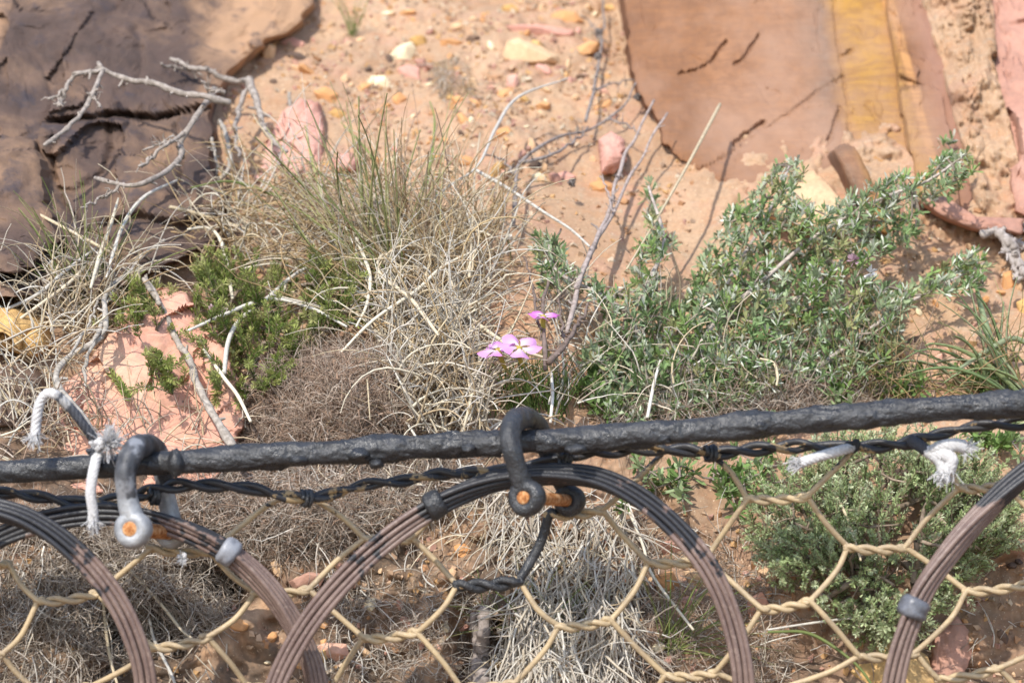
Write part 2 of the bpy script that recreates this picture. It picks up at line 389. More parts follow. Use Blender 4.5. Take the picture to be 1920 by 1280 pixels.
# ------------------------------------------------------------ rocks
def smooth_outline(px, n=140):
    p = np.asarray(px, float); q = np.vstack([p, p[:1]])
    s = np.concatenate([[0], np.cumsum(np.linalg.norm(np.diff(q, axis=0), axis=1))]); u = np.linspace(0, s[-1], n, endpoint=False)
    q = np.stack([np.interp(u, s, q[:, k]) for k in (0, 1)], -1)
    for _ in range(2): q = (np.roll(q, 1, 0) + 2 * q + np.roll(q, -1, 0)) / 4
    return q
def facets(x, z, seed, dens, off, slope):
    """broken surface: cells with a random set-back and lean each"""
    wx_ = x * dens + .35 * vn2(x * dens * 2.3, z * dens * 2.3, seed + 4); wz_ = z * dens * .8 + .35 * vn2(x * dens * 2.3 + 5, z * dens * 2.3, seed + 6)
    ix, iy = np.floor(wx_), np.floor(wz_); zz = np.zeros_like(ix); best = np.full(ix.shape, 9.); r = np.zeros(ix.shape)
    for a in (-1, 0, 1):
        for b in (-1, 0, 1):
            cx_ = ix + a + _h(ix + a, iy + b, zz, seed); cz_ = iy + b + _h(ix + a, iy + b, zz, seed + 9); d = np.hypot(cx_ - wx_, cz_ - wz_)
            v = off * (2 * _h(ix + a, iy + b, zz, seed + 20) - 1) + slope / dens * ((2 * _h(ix + a, iy + b, zz, seed + 21) - 1) * (wx_ - cx_) + (2 * _h(ix + a, iy + b, zz, seed + 22) - 1) * (wz_ - cz_))
            r = np.where(d < best, v, r); best = np.minimum(best, d)
    return r
def rock_crack(x, z, seed, dens):
    wx_ = x * dens + .5 * vn2(x * dens * 1.7, z * dens * 1.7, seed); wz_ = z * dens * 1.3 + .5 * vn2(x * dens * 1.7 + 7, z * dens * 1.7, seed + 1)
    ix, iy = np.floor(wx_), np.floor(wz_); zz = np.zeros_like(ix); d1 = np.full(ix.shape, 9.); d2 = d1.copy()
    for a in (-1, 0, 1):
        for b in (-1, 0, 1):
            d = np.hypot(ix + a + _h(ix + a, iy + b, zz, seed) - wx_, iy + b + _h(ix + a, iy + b, zz, seed + 9) - wz_); d2 = np.minimum(d2, np.maximum(d, d1)); d1 = np.minimum(d1, d)
    return d2 - d1
def rock(name, px, foot, mat, thick=.12, bulge=.02, tilt=0.0, tiltx=0.0, amp=.004, freq=14, seed=0, parent=None, label=None, cat='rock', group=None, rings=34, n=150, steps=0.0, edge=.004, kind=None, crack=0.0, dens=7, grooves=(), facet=None):
    """a slab or boulder: its outline in a leaning plane that stands off the bank at its foot, a weathered front, sides running back into the bank"""
    o = smooth_outline(px, n); c = o.mean(0)
    f = G1(foot[0], foot[1]); f[1] -= foot[2]
    def on(a, b):
        return P(a, b, (f[1] - CAMY - tilt * f[2] - tiltx * f[0]) / (1 - tilt * (640 - b) * K - tiltx * (a - 960) * K))
    ow = np.stack([on(a, b) for a, b in o]); cw = on(c[0], c[1])
    ph = np.arange(n) / n * 2 * np.pi
    jit = 1 + .03 * vn(np.cos(ph) * 9, np.sin(ph) * 9, s=seed) + .016 * vn(np.cos(ph) * 28, np.sin(ph) * 28, s=seed + 1)
    ow = cw + (ow - cw) * jit[:, None]
    rows = []
    for k in range(1, rings + 1):
        s = (k / rings) ** .8
        q = cw + (ow - cw) * s
        x, z = q[:, 0], q[:, 2]
        y = q[:, 1] - bulge * (1 - s ** 4)
        y = y - amp * fbm2(x * freq + seed, z * freq, 4, seed + 3) - amp * .22 * fbm2(x * freq * 7, z * freq * 9, 4, seed + 8)
        if steps: y = y - steps * np.round(1.3 * vn2(x * 8 + seed, z * 5 + .8 * vn2(x * 4, z * 4, seed), seed + 5) * 2) / 2
        if crack: y = y + crack * np.exp(-(rock_crack(x, z, seed, dens) / .05) ** 2) * np.clip(.5 + vn2(x * 9, z * 9, seed + 2), 0, 1)
        if facet:
            for fd, fo, fs in facet: y = y + facets(x, z, seed + int(fd), fd, fo, fs)
        for gp, gd_, gw in grooves:
            gq = np.asarray(gp, float); ppx = x / (K * (q[:, 1] - CAMY)) + 960; ppy = 640 - z / (K * (q[:, 1] - CAMY)); best = np.full(n, 1e9)
            for (ax_, ay_), (bx_, by_) in zip(gq[:-1], gq[1:]):
                tt_ = np.clip(((ppx - ax_) * (bx_ - ax_) + (ppy - ay_) * (by_ - ay_)) / ((bx_ - ax_) ** 2 + (by_ - ay_) ** 2), 0, 1); best = np.minimum(best, np.hypot(ppx - ax_ - tt_ * (bx_ - ax_), ppy - ay_ - tt_ * (by_ - ay_)))
            best = best + 2.5 * vn2(ppx / 9., ppy / 9., seed)
            y = y + gd_ * np.exp(-(best / gw) ** 2)
        y = y + edge * max(0, (s - .96) / .04) ** 2
        rows.append(np.stack([x, y, z], -1))
    for f, e in ((.35, 1.0), (.7, .97), (1, .9)):
        q = cw + (ow - cw) * e; q[:, 1] = rows[rings - 1][:, 1] + thick * f + .3 * amp * vn(q[:, 0] * 60, q[:, 2] * 60, s=seed); rows.append(q)
    c0 = rows[0].mean(0); cb = rows[-1].mean(0)
    V = np.vstack([np.vstack(rows), c0[None], cb[None]]); m = len(rows)
    ii = np.arange(m - 1)[:, None] * n + np.arange(n)[None]; jj = np.arange(m - 1)[:, None] * n + ((np.arange(n) + 1) % n)[None]
    F = [np.stack([ii, ii + n, jj + n, jj], -1).reshape(-1, 4)]
    a = np.arange(n); b = (a + 1) % n
    F.append(np.stack([np.full(n, m * n), a, b], -1)); F.append(np.stack([np.full(n, m * n + 1), b + (m - 1) * n, a + (m - 1) * n], -1))
    ob = mesh(name, V, F, mat, parent)
    ob.data.update()
    bm = bmesh.new(); bm.from_mesh(ob.data); bmesh.ops.recalc_face_normals(bm, faces=bm.faces); bm.to_mesh(ob.data); bm.free()
    if facet: ob.data.set_sharp_from_angle(angle=math.radians(24))
    if label: tag(ob, label, cat if not kind else None, group, kind)
    return ob
# dark rock face, upper left
rf = thing('rock_outcrop', P(200, 480, 2.5), 'dark purple-brown weathered rock face with cracks in the upper left corner', 'rock')
rock('block', [(-420, -420), (420, -420), (600, -260), (588, 10), (540, 60), (460, 96), (425, 150), (388, 205), (396, 290), (412, 360), (402, 420), (370, 470), (290, 515), (140, 540), (60, 556), (-420, 600)], (200, 500, .045), M['rock_purple'], .3, .004, 1.50, .30, .010, 9, 1, rf, rings=140, n=440, crack=.003, dens=5, facet=[(5, .0035, .16), (15, .0010, .14), (40, .0004, .12)],
     grooves=[([(92, 228), (150, 222), (215, 214), (290, 222), (352, 208), (392, 200)], .024, 5), ([(200, 216), (204, 280), (190, 320), (130, 360), (100, 350)], .010, 6), ([(100, 262), (92, 320), (112, 380), (150, 430), (205, 452)], .012, 5), ([(190, 420), (260, 408), (330, 426), (402, 410)], .022, 9), ([(0, 430), (60, 452), (120, 470)], .016, 5), ([(258, 60), (268, 120), (262, 150)], .006, 8), ([(330, 240), (345, 300), (330, 370)], .008, 4)])
rock('block', [(-420, 250), (-20, 250), (62, 262), (84, 330), (76, 380), (110, 440), (60, 500), (-20, 520), (-420, 540)], (30, 470, .065), M['rock_purple'], .3, .006, 1.42, .08, .010, 12, 2, rf, rings=70, n=260, facet=[(9, .002, .15), (30, .0006, .12)])
# big slabs, upper right
rs = thing('rock_slab', P(1450, 420, 2.6), 'smooth orange-brown rock slab with an ochre stripe in the upper right', 'rock')
rock('front_slab', [(1150, -420), (1166, 0), (1178, 70), (1200, 165), (1236, 245), (1290, 318), (1360, 360), (1480, 400), (1620, 440), (1740, 430), (1726, 370), (1700, 240), (1672, 60), (1660, -420)], (1450, 376, -.006), M['rock_slab'], .3, .003, 1.10, -.07, .006, 8, 11, rs, rings=130, n=420, crack=.0015, dens=5, facet=[(4, .0012, .05), (30, .0002, .05)], grooves=[([(1275, 138), (1305, 132), (1335, 115), (1362, 78)], .007, 2.6), ([(1378, 122), (1400, 105), (1422, 66)], .006, 2.4), ([(1380, 270), (1420, 236), (1432, 232)], .010, 4), ([(1310, 322), (1360, 296), (1420, 252), (1480, 215), (1545, 165), (1580, 145)], .004, 3.5), ([(1525, 300), (1555, 262), (1575, 205)], .007, 4), ([(1580, 105), (1600, 96)], .007, 4), ([(1560, -100), (1568, 60), (1590, 200), (1600, 320)], .003, 3)])
rock('side_slab', [(1663, -420), (1664, 0), (1692, 200), (1722, 370), (1790, 410), (1856, 424), (1872, 390), (1836, 310), (1806, 190), (1772, 40), (1756, -420)], (1780, 400, .012), M['rock_slab'], .3, .003, 1.08, .14, .005, 12, 12, rs, rings=90, n=300, facet=[(8, .0012, .08), (30, .0004, .08)])
rock('red_slab', [(1840, -420), (1838, 60), (1852, 190), (1880, 300), (1905, 390), (1960, 420), (2400, 430), (2400, -420)], (1920, 390, .02), M['rock_red'], .3, .006, 1.05, -.10, .006, 12, 13, None, 'reddish rock slab at the right edge beyond the crumbly earth seam', rings=90, n=300, facet=[(9, .003, .18), (30, .0010, .2)])
rock('overhanging_rock', [(1846, -420), (1848, -12), (1880, 6), (1930, 40), (2000, 60), (2300, 50), (2300, -420)], (1920, 60, .16), M['rock_red'], .3, .01, .6, .0, .006, 12, 14, None, 'red rock jutting out over the slab in the top right corner', rings=36)
tag(rock('earth_seam', [(1734, -420), (1730, 0), (1765, 110), (1790, 230), (1815, 330), (1852, 430), (1940, 445), (1915, 330), (1880, 220), (1868, 110), (1860, 0), (1860, -420)], (1860, 400, .008), M['earth'], .2, .02, 1.05, 0, .016, 34, 15, None, rings=84, n=320), 'crumbly tan earth packed in the seam between two slabs', kind='stuff')
for k, (pl, lab) in enumerate([
    ([(1562, 280), (1580, 268), (1604, 272), (1630, 325), (1662, 400), (1668, 440), (1620, 440), (1596, 350)], 'thin tan rock flake leaning on the foot of the orange slab'),
    ([(1480, 330), (1530, 318), (1560, 350), (1600, 400), (1560, 440), (1490, 420), (1440, 400)], 'orange-tan rock chunk at the slab foot above the grey-green shrub'),
    ([(1718, 372), (1760, 362), (1850, 420), (1920, 408), (1920, 440), (1830, 432), (1770, 410)], 'thin reddish rock ledge below the right slab')]):
    rock('rock_flake', pl, (np.mean(pl, 0)[0], np.max(pl, 0)[1], (.035, .03, .03)[k]), M[('rock_slab', 'rock_tan', 'rock_red')[k]], .08, .008, .9, 0, .005, 25, 30 + k, None, lab, rings=18, n=90, steps=.003)
# larger loose rocks
rock('boulder', [(45, 800), (100, 740), (150, 690), (222, 612), (255, 548), (300, 536), (352, 556), (400, 615), (440, 700), (455, 800), (400, 900), (200, 930), (20, 900)], (230, 870, .0), M['rock_salmon'], .1, .006, .80, .05, .004, 12, 41, None, 'large flat salmon-pink rock behind the dry stems on the left', rings=80, n=260, facet=[(10, .003, .16), (34, .0012, .2)])
rock('boulder', [(470, 322), (496, 268), (528, 206), (560, 184), (596, 190), (606, 240), (600, 330), (545, 346), (480, 340)], (540, 330, .004), M['rock_pink'], .08, .006, 1.1, .08, .004, 20, 42, None, 'pink angular rock beside the grey dead branch', rings=50, n=180, facet=[(18, .004, .35), (50, .001, .25)])
rock('boulder', [(-60, 570), (30, 578), (78, 610), (88, 650), (60, 672), (20, 660), (-60, 650)], (20, 660, .03), M['rock_ochre'], .07, .015, .5, .15, .006, 20, 43, None, 'ochre-yellow rock at the left edge above a dark hollow', rings=44, n=180, facet=[(20, .003, .3)])
rock('boulder', [(-60, 690), (30, 680), (70, 700), (90, 760), (40, 800), (-60, 800)], (30, 770, .01), M['rock_brown'], .07, .005, .5, .15, .006, 20, 44, None, 'brown rock in shadow at the left edge under the ochre rock', rings=20)
rock('boulder', [(620, 296), (656, 284), (672, 300), (664, 320), (630, 322)], (645, 318, .015), M['rock_pink'], .04, .008, .8, 0, .003, 30, 45, None, 'small pink rock behind the green grass blades', rings=14, n=70)
rock('boulder', [(1122, 262), (1146, 244), (1170, 262), (1176, 300), (1150, 326), (1128, 326)], (1150, 320, .015), M['rock_pink'], .05, .012, .9, .3, .003, 30, 46, None, 'rounded pink rock half buried left of the big slab', rings=36, n=140, facet=[(28, .003, .4)])
rock('boulder', [(1752, 1190), (1790, 1150), (1815, 1175), (1830, 1215), (1800, 1290), (1740, 1300)], (1790, 1270, .006), M['rock_red'], .04, .006, .4, .1, .003, 30, 47, None, 'dull red rock set in the bank at the bottom right corner', rings=18, n=80, steps=.002)
rock('boulder', [(1640, 1200), (1690, 1190), (1740, 1230), (1760, 1290), (1640, 1300), (1590, 1260)], (1680, 1270, .004), M['rock_ochre'], .04, .006, .4, .1, .004, 30, 48, None, 'ochre rock behind the lower end of the right ring', rings=18, n=80)

def stone(px, d, mat, thick=.02, name='stone', label=None, group=None, seed=0, cat='stone', push=0.5):
    """angular stone: hull of its outline, a smaller front and a back"""
    rr = np.random.default_rng(seed + 100); o = np.asarray(px, float); c = o.mean(0); bm = bmesh.new()
    sh = rr.normal(size=2) * .12 * (o.max(0) - o.min(0))
    for a, b in o: bm.verts.new(P(a, b, d))
    for a, b in o:
        q = c + (np.array([a, b]) - c) * rr.uniform(.35, .8) + sh; bm.verts.new(P(*q, d - thick * rr.uniform(.5, 1)))
        q = c + (np.array([a, b]) - c) * .85; bm.verts.new(P(*q, d + thick))
    r = bmesh.ops.convex_hull(bm, input=bm.verts)
    bmesh.ops.delete(bm, geom=list({g for g in r['geom_interior'] + r['geom_unused'] if isinstance(g, bmesh.types.BMVert)}), context='VERTS')
    size = float((o.max(0) - o.min(0)).min()) * K * d
    bmesh.ops.bevel(bm, geom=list(bm.edges), offset=size * .045, segments=2, affect='EDGES', profile=.6)
    bmesh.ops.recalc_face_normals(bm, faces=bm.faces)
    ctr = P(c[0], c[1], d)
    for v in bm.verts:
        p = np.array(v.co); v.co = Vector(p + nrm(p - ctr) * size * .03 * vn(p[0:1] * 90, p[1:2] * 90, p[2:3] * 90, seed)[0] - ctr)
    me = bpy.data.meshes.new(name); bm.to_mesh(me); bm.free(); me.materials.append(mat)
    ob = bpy.data.objects.new(name, me); C.objects.link(ob); ob.location = ctr
    return tag(ob, label, cat, group)
STONES = [
 ([(722, 112), (748, 84), (772, 78), (780, 92), (778, 118), (762, 124)], 'rock_cream', 'pale cream wedge-shaped stone beside a yellow stone'),
 ([(766, 78), (782, 66), (800, 72), (802, 92), (784, 98), (776, 84)], 'rock_ochre', 'bright yellow-ochre stone touching the cream wedge stone'),
 ([(688, 156), (696, 142), (722, 142), (732, 156), (712, 170), (694, 168)], 'rock_cream', 'pale cream stone below the cream wedge stone'),
 ([(944, 48), (980, 46), (1040, 52), (1078, 62), (1076, 78), (1040, 76), (970, 66)], 'rock_pink', 'long flat dusky pink stone at the top centre'),
 ([(950, 78), (972, 70), (1010, 84), (1048, 104), (1052, 122), (1020, 116), (960, 128), (940, 116)], 'rock_tan', 'tan block-shaped stone below the long pink stone'),
 ([(1058, 106), (1070, 94), (1106, 76), (1122, 80), (1118, 98), (1080, 108)], 'rock_orange', 'tan-orange wedge stone right of the tan block'),
 ([(1030, 30), (1050, 18), (1080, 22), (1096, 40), (1070, 50), (1040, 46)], 'rock_orange', 'orange stone at the top above the long pink stone'),
 ([(468, 70), (490, 56), (520, 62), (524, 84), (500, 98), (474, 88)], 'rock_orange', 'orange-tan stone at the foot of the dark rock face'),
 ([(526, 78), (548, 70), (566, 78), (560, 92), (534, 94)], 'rock_pink', 'small mauve-pink stone right of the orange-tan stone'),
 ([(744, 128), (764, 120), (786, 126), (790, 146), (770, 156), (752, 150)], 'rock_pink', 'mauve stone just under the cream wedge stone'),
 ([(776, 112), (796, 106), (804, 130), (790, 142)], 'rock_red', 'small dusky red stone under the yellow-ochre stone'),
 ([(846, 184), (860, 178), (872, 186), (868, 200), (850, 200)], 'rock_orange', 'small orange stone by the dark hole in the earth'),
 ([(736, 178), (750, 172), (764, 184), (752, 202), (738, 196)], 'rock_orange', 'small orange-pink stone below the mauve stone'),
 ([(612, 212), (630, 202), (650, 212), (640, 226), (616, 226)], 'rock_ochre', 'small ochre stone right of the pink angular rock'),
 ([(586, 170), (612, 162), (636, 176), (630, 198), (600, 200)], 'rock_orange', 'orange-brown stone above the pink angular rock'),
 ([(824, 76), (850, 72), (870, 82), (852, 92), (828, 90)], 'rock_orange', 'flat orange stone right of the yellow-ochre stone'),
 ([(996, 328), (1010, 322), (1024, 330), (1016, 342), (1000, 340)], 'rock_cream', 'small cream stone on the sand left of the upright dead stems'),
 ([(1042, 326), (1060, 320), (1080, 330), (1074, 342), (1050, 342)], 'rock_pink', 'small pale pink stone on the sand by the cream stone'),
 ([(580, 200), (598, 208), (590, 222), (576, 216)], 'rock_ochre', 'tiny ochre stone on the pink angular rock'),
 ([(850, 1022), (870, 1016), (884, 1030), (878, 1046), (856, 1044)], 'rock_orange', 'rust-orange stone in the bank right of the middle shackle mesh'),
 ([(426, 1170), (448, 1158), (470, 1168), (462, 1182), (434, 1184)], 'rock_orange', 'rust-orange stone in the bank between two rings'),
 ([(540, 1090), (580, 1070), (612, 1076), (600, 1100), (552, 1108)], 'rock_red', 'reddish stone behind the crossing of two rings'),
 ([(590, 1216), (612, 1204), (650, 1206), (656, 1228), (630, 1240), (600, 1236)], 'rock_salmon', 'salmon stone in the bank below the twisted wire'),
 ([(600, 1200), (612, 1196), (618, 1220), (604, 1222)], 'rock_orange', 'narrow orange stone beside the salmon stone'),
 ([(1225, 1078), (1262, 1070), (1275, 1098), (1258, 1122), (1232, 1112)], 'rock_orange', 'orange-brown stone below the mesh inside the middle ring'),
 ([(1282, 1078), (1320, 1070), (1332, 1096), (1300, 1112)], 'rock_tan', 'tan stone right of the orange-brown stone inside the middle ring'),
 ([(1265, 1122), (1300, 1114), (1318, 1128), (1290, 1142)], 'rock_pink', 'flat pink stone under the tan stone inside the middle ring'),
 ([(1236, 1020), (1262, 1012), (1282, 1026), (1270, 1042), (1244, 1040)], 'rock_red', 'dark red stone in shade under the right arc of the middle ring'),
 ([(1342, 1160), (1372, 1150), (1390, 1170), (1370, 1190), (1350, 1184)], 'rock_tan', 'tan stone inside the right side of the middle ring'),
 ([(1400, 1130), (1432, 1110), (1446, 1136), (1424, 1166), (1402, 1156)], 'rock_salmon', 'salmon stone just right of the middle ring'),
 ([(1420, 1070), (1446, 1056), (1470, 1080), (1446, 1098)], 'rock_tan', 'tan stone left of the fine-leaved green shrub'),
 ([(1904, 566), (1920, 558), (1940, 566), (1936, 594), (1910, 590)], 'rock_ochre', 'ochre stone at the right edge below the grey root'),
 ([(1880, 512), (1896, 506), (1904, 534), (1890, 560), (1878, 546)], 'rock_orange', 'upright orange stone beside the grey fibrous root'),
 ([(1652, 735), (1680, 722), (1700, 736), (1690, 752), (1660, 752)], 'rock_red', 'small reddish stone just above the rope on the right'),
 ([(160, 1240), (190, 1228), (204, 1246), (180, 1262)], 'rock_brown', 'small brown stone between the left ring and the bank'),
 ([(1745, 330), (1770, 322), (1790, 338), (1762, 350)], 'rock_tan', 'small tan stone wedged at the foot of the red face'),
]
cs = np.array([np.mean(s[0], 0) for s in STONES]); gd = G(cs[:, 0], cs[:, 1])[:, 1] - CAMY
for k, (pl, mt, lab) in enumerate(STONES):
    sz = (np.max(pl, 0) - np.min(pl, 0)).min() * K * gd[k]
    stone(pl, gd[k] - sz * .10, M[mt], sz * .45, 'stone', lab, None, k)
# many smaller stones, each its own thing, over the upper earth slope; the finest gravel is one mass
mk_ = ['rock_tan', 'rock_orange', 'rock_cream', 'rock_pink', 'rock_red', 'rock_ochre', 'rock_brown', 'rock_salmon']
stone_meshes = []
for k in range(10):
    ang = np.linspace(0, 2 * np.pi, 7, endpoint=False) + RNG.uniform(0, .5, 7)
    pl = np.stack([960 + 10 * np.cos(ang) * RNG.uniform(.8, 1.5), 640 + 10 * np.sin(ang) * RNG.uniform(.55, 1)], -1)
    s0 = stone(pl, 2.5, M['rock_tan'], .004, 'stone_source', None, None, 60 + k); stone_meshes.append(s0.data); bpy.data.objects.remove(s0)
var = {}
def stone_var(k, mname):
    if (k, mname) not in var:
        me = stone_meshes[k].copy(); me.name = 'small_stone'; me.materials.clear(); me.materials.append(M[mname]); var[(k, mname)] = me
    return var[(k, mname)]
reg = [((420, 0), (1160, 200), 120), ((560, 180), (1180, 360), 60), ((1690, 440), (1920, 720), 30), ((500, 1060), (1000, 1280), 40), ((1180, 1020), (1440, 1270), 26), ((1740, 980), (1920, 1280), 24)]
for (x0, y0), (x1, y1), n in reg:
    px = RNG.uniform(x0, x1, n); py = RNG.uniform(y0, y1, n); g = G(px, py, .001)
    where = 'upper earth slope' if y1 < 400 else ('earth beside the right edge' if y0 < 700 else 'lower bank behind the wire mesh')
    for q in range(n):
        if 1165 < px[q] and py[q] < 420: continue
        mq = mk_[RNG.choice(8, p=[.28, .2, .1, .12, .1, .08, .07, .05])]; ob = bpy.data.objects.new('small_stone', stone_var(RNG.integers(10), mq)); C.objects.link(ob)
        sc = RNG.uniform(.35, 1.0) ** 1.3 * (1.1 if y0 > 400 else RNG.uniform(1.1, 2.1))
        ob.location = g[q]; ob.scale = (sc, sc, sc * RNG.uniform(.7, 1)); ob.rotation_euler = (RNG.uniform(-.5, .5), RNG.uniform(0, 6.28), RNG.uniform(-.5, .5))
        tag(ob, 'small loose ' + mq[5:] + ' stone lying on the ' + where, 'stone', 'small ' + mq[5:] + ' stones on the ' + where)
def gravel(name, boxes, n, mat, label, smin=.0011, smax=.0046):
    px = np.concatenate([RNG.uniform(b[0], b[2], int(n * b[4])) for b in boxes]); py = np.concatenate([RNG.uniform(b[1], b[3], int(n * b[4])) for b in boxes])
    keep = vn2(px / 60., py / 50., 17) + .5 * vn2(px / 23., py / 23., 18) > RNG.uniform(-.75, .75, len(px)); px = px[keep]; py = py[keep]
    g = G(px, py, .0005); n = len(g)
    base = nrm(np.array([[1, 1, 1], [-1, 1, 1], [-1, -1, 1], [1, -1, 1], [1, 1, -1], [-1, 1, -1], [-1, -1, -1], [1, -1, -1.]]))
    f = np.array([[0, 1, 2, 3], [7, 6, 5, 4], [0, 4, 5, 1], [1, 5, 6, 2], [2, 6, 7, 3], [3, 7, 4, 0]])
    sc = RNG.uniform(smin, smax, (n, 1, 1)) * RNG.uniform(.6, 1.3, (n, 1, 3))
    q = nrm(RNG.normal(size=(n, 4))); w_, x, y, z = q.T
    Rm = np.stack([1 - 2 * (y * y + z * z), 2 * (x * y - z * w_), 2 * (x * z + y * w_), 2 * (x * y + z * w_), 1 - 2 * (x * x + z * z), 2 * (y * z - x * w_), 2 * (x * z - y * w_), 2 * (y * z + x * w_), 1 - 2 * (x * x + y * y)], -1).reshape(n, 3, 3)
    V = g[:, None, :] + np.einsum('nij,nkj->nki', Rm, (base[None] * RNG.uniform(.4, 1.35, (n, 8, 1))) * sc)
    pal = np.array([(.46, .31, .20), (.50, .35, .23), (.42, .23, .12), (.54, .43, .31), (.42, .24, .18), (.33, .23, .16), (.50, .30, .14), (.44, .29, .19), (.47, .32, .21)])
    cols = np.repeat(pal[RNG.integers(len(pal), size=n)] * RNG.uniform(.8, 1.1, (n, 1)), 8, 0)
    tag(mesh(name, V, (np.arange(n)[:, None, None] * 8 + f[None]).reshape(-1, 4), mat, cols=cols, smooth=False), label, kind='stuff')
M['gravel'] = m_plant('gravel', .9, 0, .15, .15)
gravel('gravel', [(420, -60, 1180, 340, .5), (300, 300, 1300, 520, .1), (1560, 380, 1990, 800, .14), (0, 960, 1920, 1320, .26)], 11000, M['gravel'], 'loose fine gravel and crumbs of earth scattered over the bank')

# ------------------------------------------------------------ wire rope, shackles, rings, mesh
TAR = (.035, .036, .04)
def swept(path, rfun, k=40):
    t, a, b = frames(path); th = np.arange(k) / k * 2 * np.pi; m = len(path)
    sarc = np.concatenate([[0], np.cumsum(np.linalg.norm(np.diff(path, axis=0), axis=1))])
    R = rfun(sarc[:, None], th[None, :], a, b)
    V = path[:, None] + R[..., None] * (a[:, None] * np.cos(th)[None, :, None] + b[:, None] * np.sin(th)[None, :, None])
    i = np.arange(m - 1)[:, None] * k + np.arange(k)[None]; j = np.arange(m - 1)[:, None] * k + ((np.arange(k) + 1) % k)[None]
    F = [np.stack([i, j, j + k, i + k], -1).reshape(-1, 4)]
    V = np.vstack([V.reshape(-1, 3), path[0], path[-1]]); kk = np.arange(k); k2 = (kk + 1) % k
    F.append(np.stack([np.full(k, m * k), k2, kk], -1)); F.append(np.stack([np.full(k, m * k + 1), kk + (m - 1) * k, k2 + (m - 1) * k], -1))
    return V, F
ROPE = [(-900, 940, 2.11), (-300, 905, 2.105), (0, 885, 2.10), (300, 868, 2.10), (600, 849, 2.10), (940, 829, 2.10), (1100, 823, 2.10), (1400, 798, 2.095), (1700, 771, 2.09), (1920, 756, 2.085), (2300, 730, 2.08), (2900, 690, 2.07)]
rope_path = cr([P(*q) for q in ROPE], 1500)
rp = thing('wire_rope', P(960, 828, 2.1), 'thick black-coated steel wire rope stretched across the whole picture', 'rope')
def r_core(s_, th, a, b): return .0084 * (1 + .095 * np.abs(np.cos(3 * th - s_ * 95)) - .04) + .0004 * vn(s_ * 200, th * 3, s=3)
mesh('strand_core', *swept(rope_path[::2], r_core, 36), M['tar'], rp)
def r_sleeve(s_, th, a, b):
    zc = a[:, None, 2] * np.cos(th) + b[:, None, 2] * np.sin(th)      # +1 at the top of the rope
    low = np.clip(.25 - zc, 0, 1)
    lump = fbm2(s_ * 38 + 0 * th, np.cos(th) * 1.2 + s_ * 9, 3, 5); l2 = vn(s_ * 110, np.cos(th) * 3, np.sin(th) * 3, 7)
    drip = np.clip(vn(s_ * 24 + 0 * th, np.cos(th) * .6, s=15) - .15, 0, 1)
    return .0091 + .0014 * lump + .0008 * l2 + .0006 * np.abs(vn(s_ * 70 + th * 1.2, th * 1.5, s=23)) + .0005 * vn(s_ * 330, np.cos(th) * 7, np.sin(th) * 7, 19) + .0046 * low * drip + .0006 * np.cos(2 * th - s_ * 60)
xs = (rope_path[:, 0] / (K * 2.1)) + 960
for x0, x1 in ((318, 940), (1004, 2900)):
    mesh('coating_sleeve', *swept(rope_path[(xs > x0) & (xs < x1)], r_sleeve, 44), M['tar'], rp)
for k, (px, py, sx, sz) in enumerate([(330, 868, 14, 27), (672, 852, 20, 12), (705, 870, 14, 9), (1080, 842, 22, 10), (1245, 824, 12, 9), (1425, 800, 14, 12), (180, 870, 12, 12), (560, 862, 16, 10), (880, 840, 14, 9), (1600, 790, 12, 8)]):
    c = P(px, py, 2.09); u = np.linspace(0, np.pi, 12); v = np.linspace(0, 2 * np.pi, 18, endpoint=False); U, W = np.meshgrid(u, v, indexing='ij')
    D = np.stack([np.sin(U) * np.cos(W), np.sin(U) * np.sin(W), np.cos(U)], -1)
    rr = 1 + .22 * vn(D[..., 0] * 2.2 + k, D[..., 1] * 2.2, D[..., 2] * 2.2, k)
    V = c + D * rr[..., None] * np.array([sx, 20 if k else 27, sz]) * K * 2.1
    n_ = 18; i = np.arange(11)[:, None] * n_ + np.arange(n_)[None]; j = np.arange(11)[:, None] * n_ + ((np.arange(n_) + 1) % n_)[None]
    mesh('tar_lump', V, np.stack([i, i + n_, j + n_, j], -1).reshape(-1, 4), M['tar'], rp)

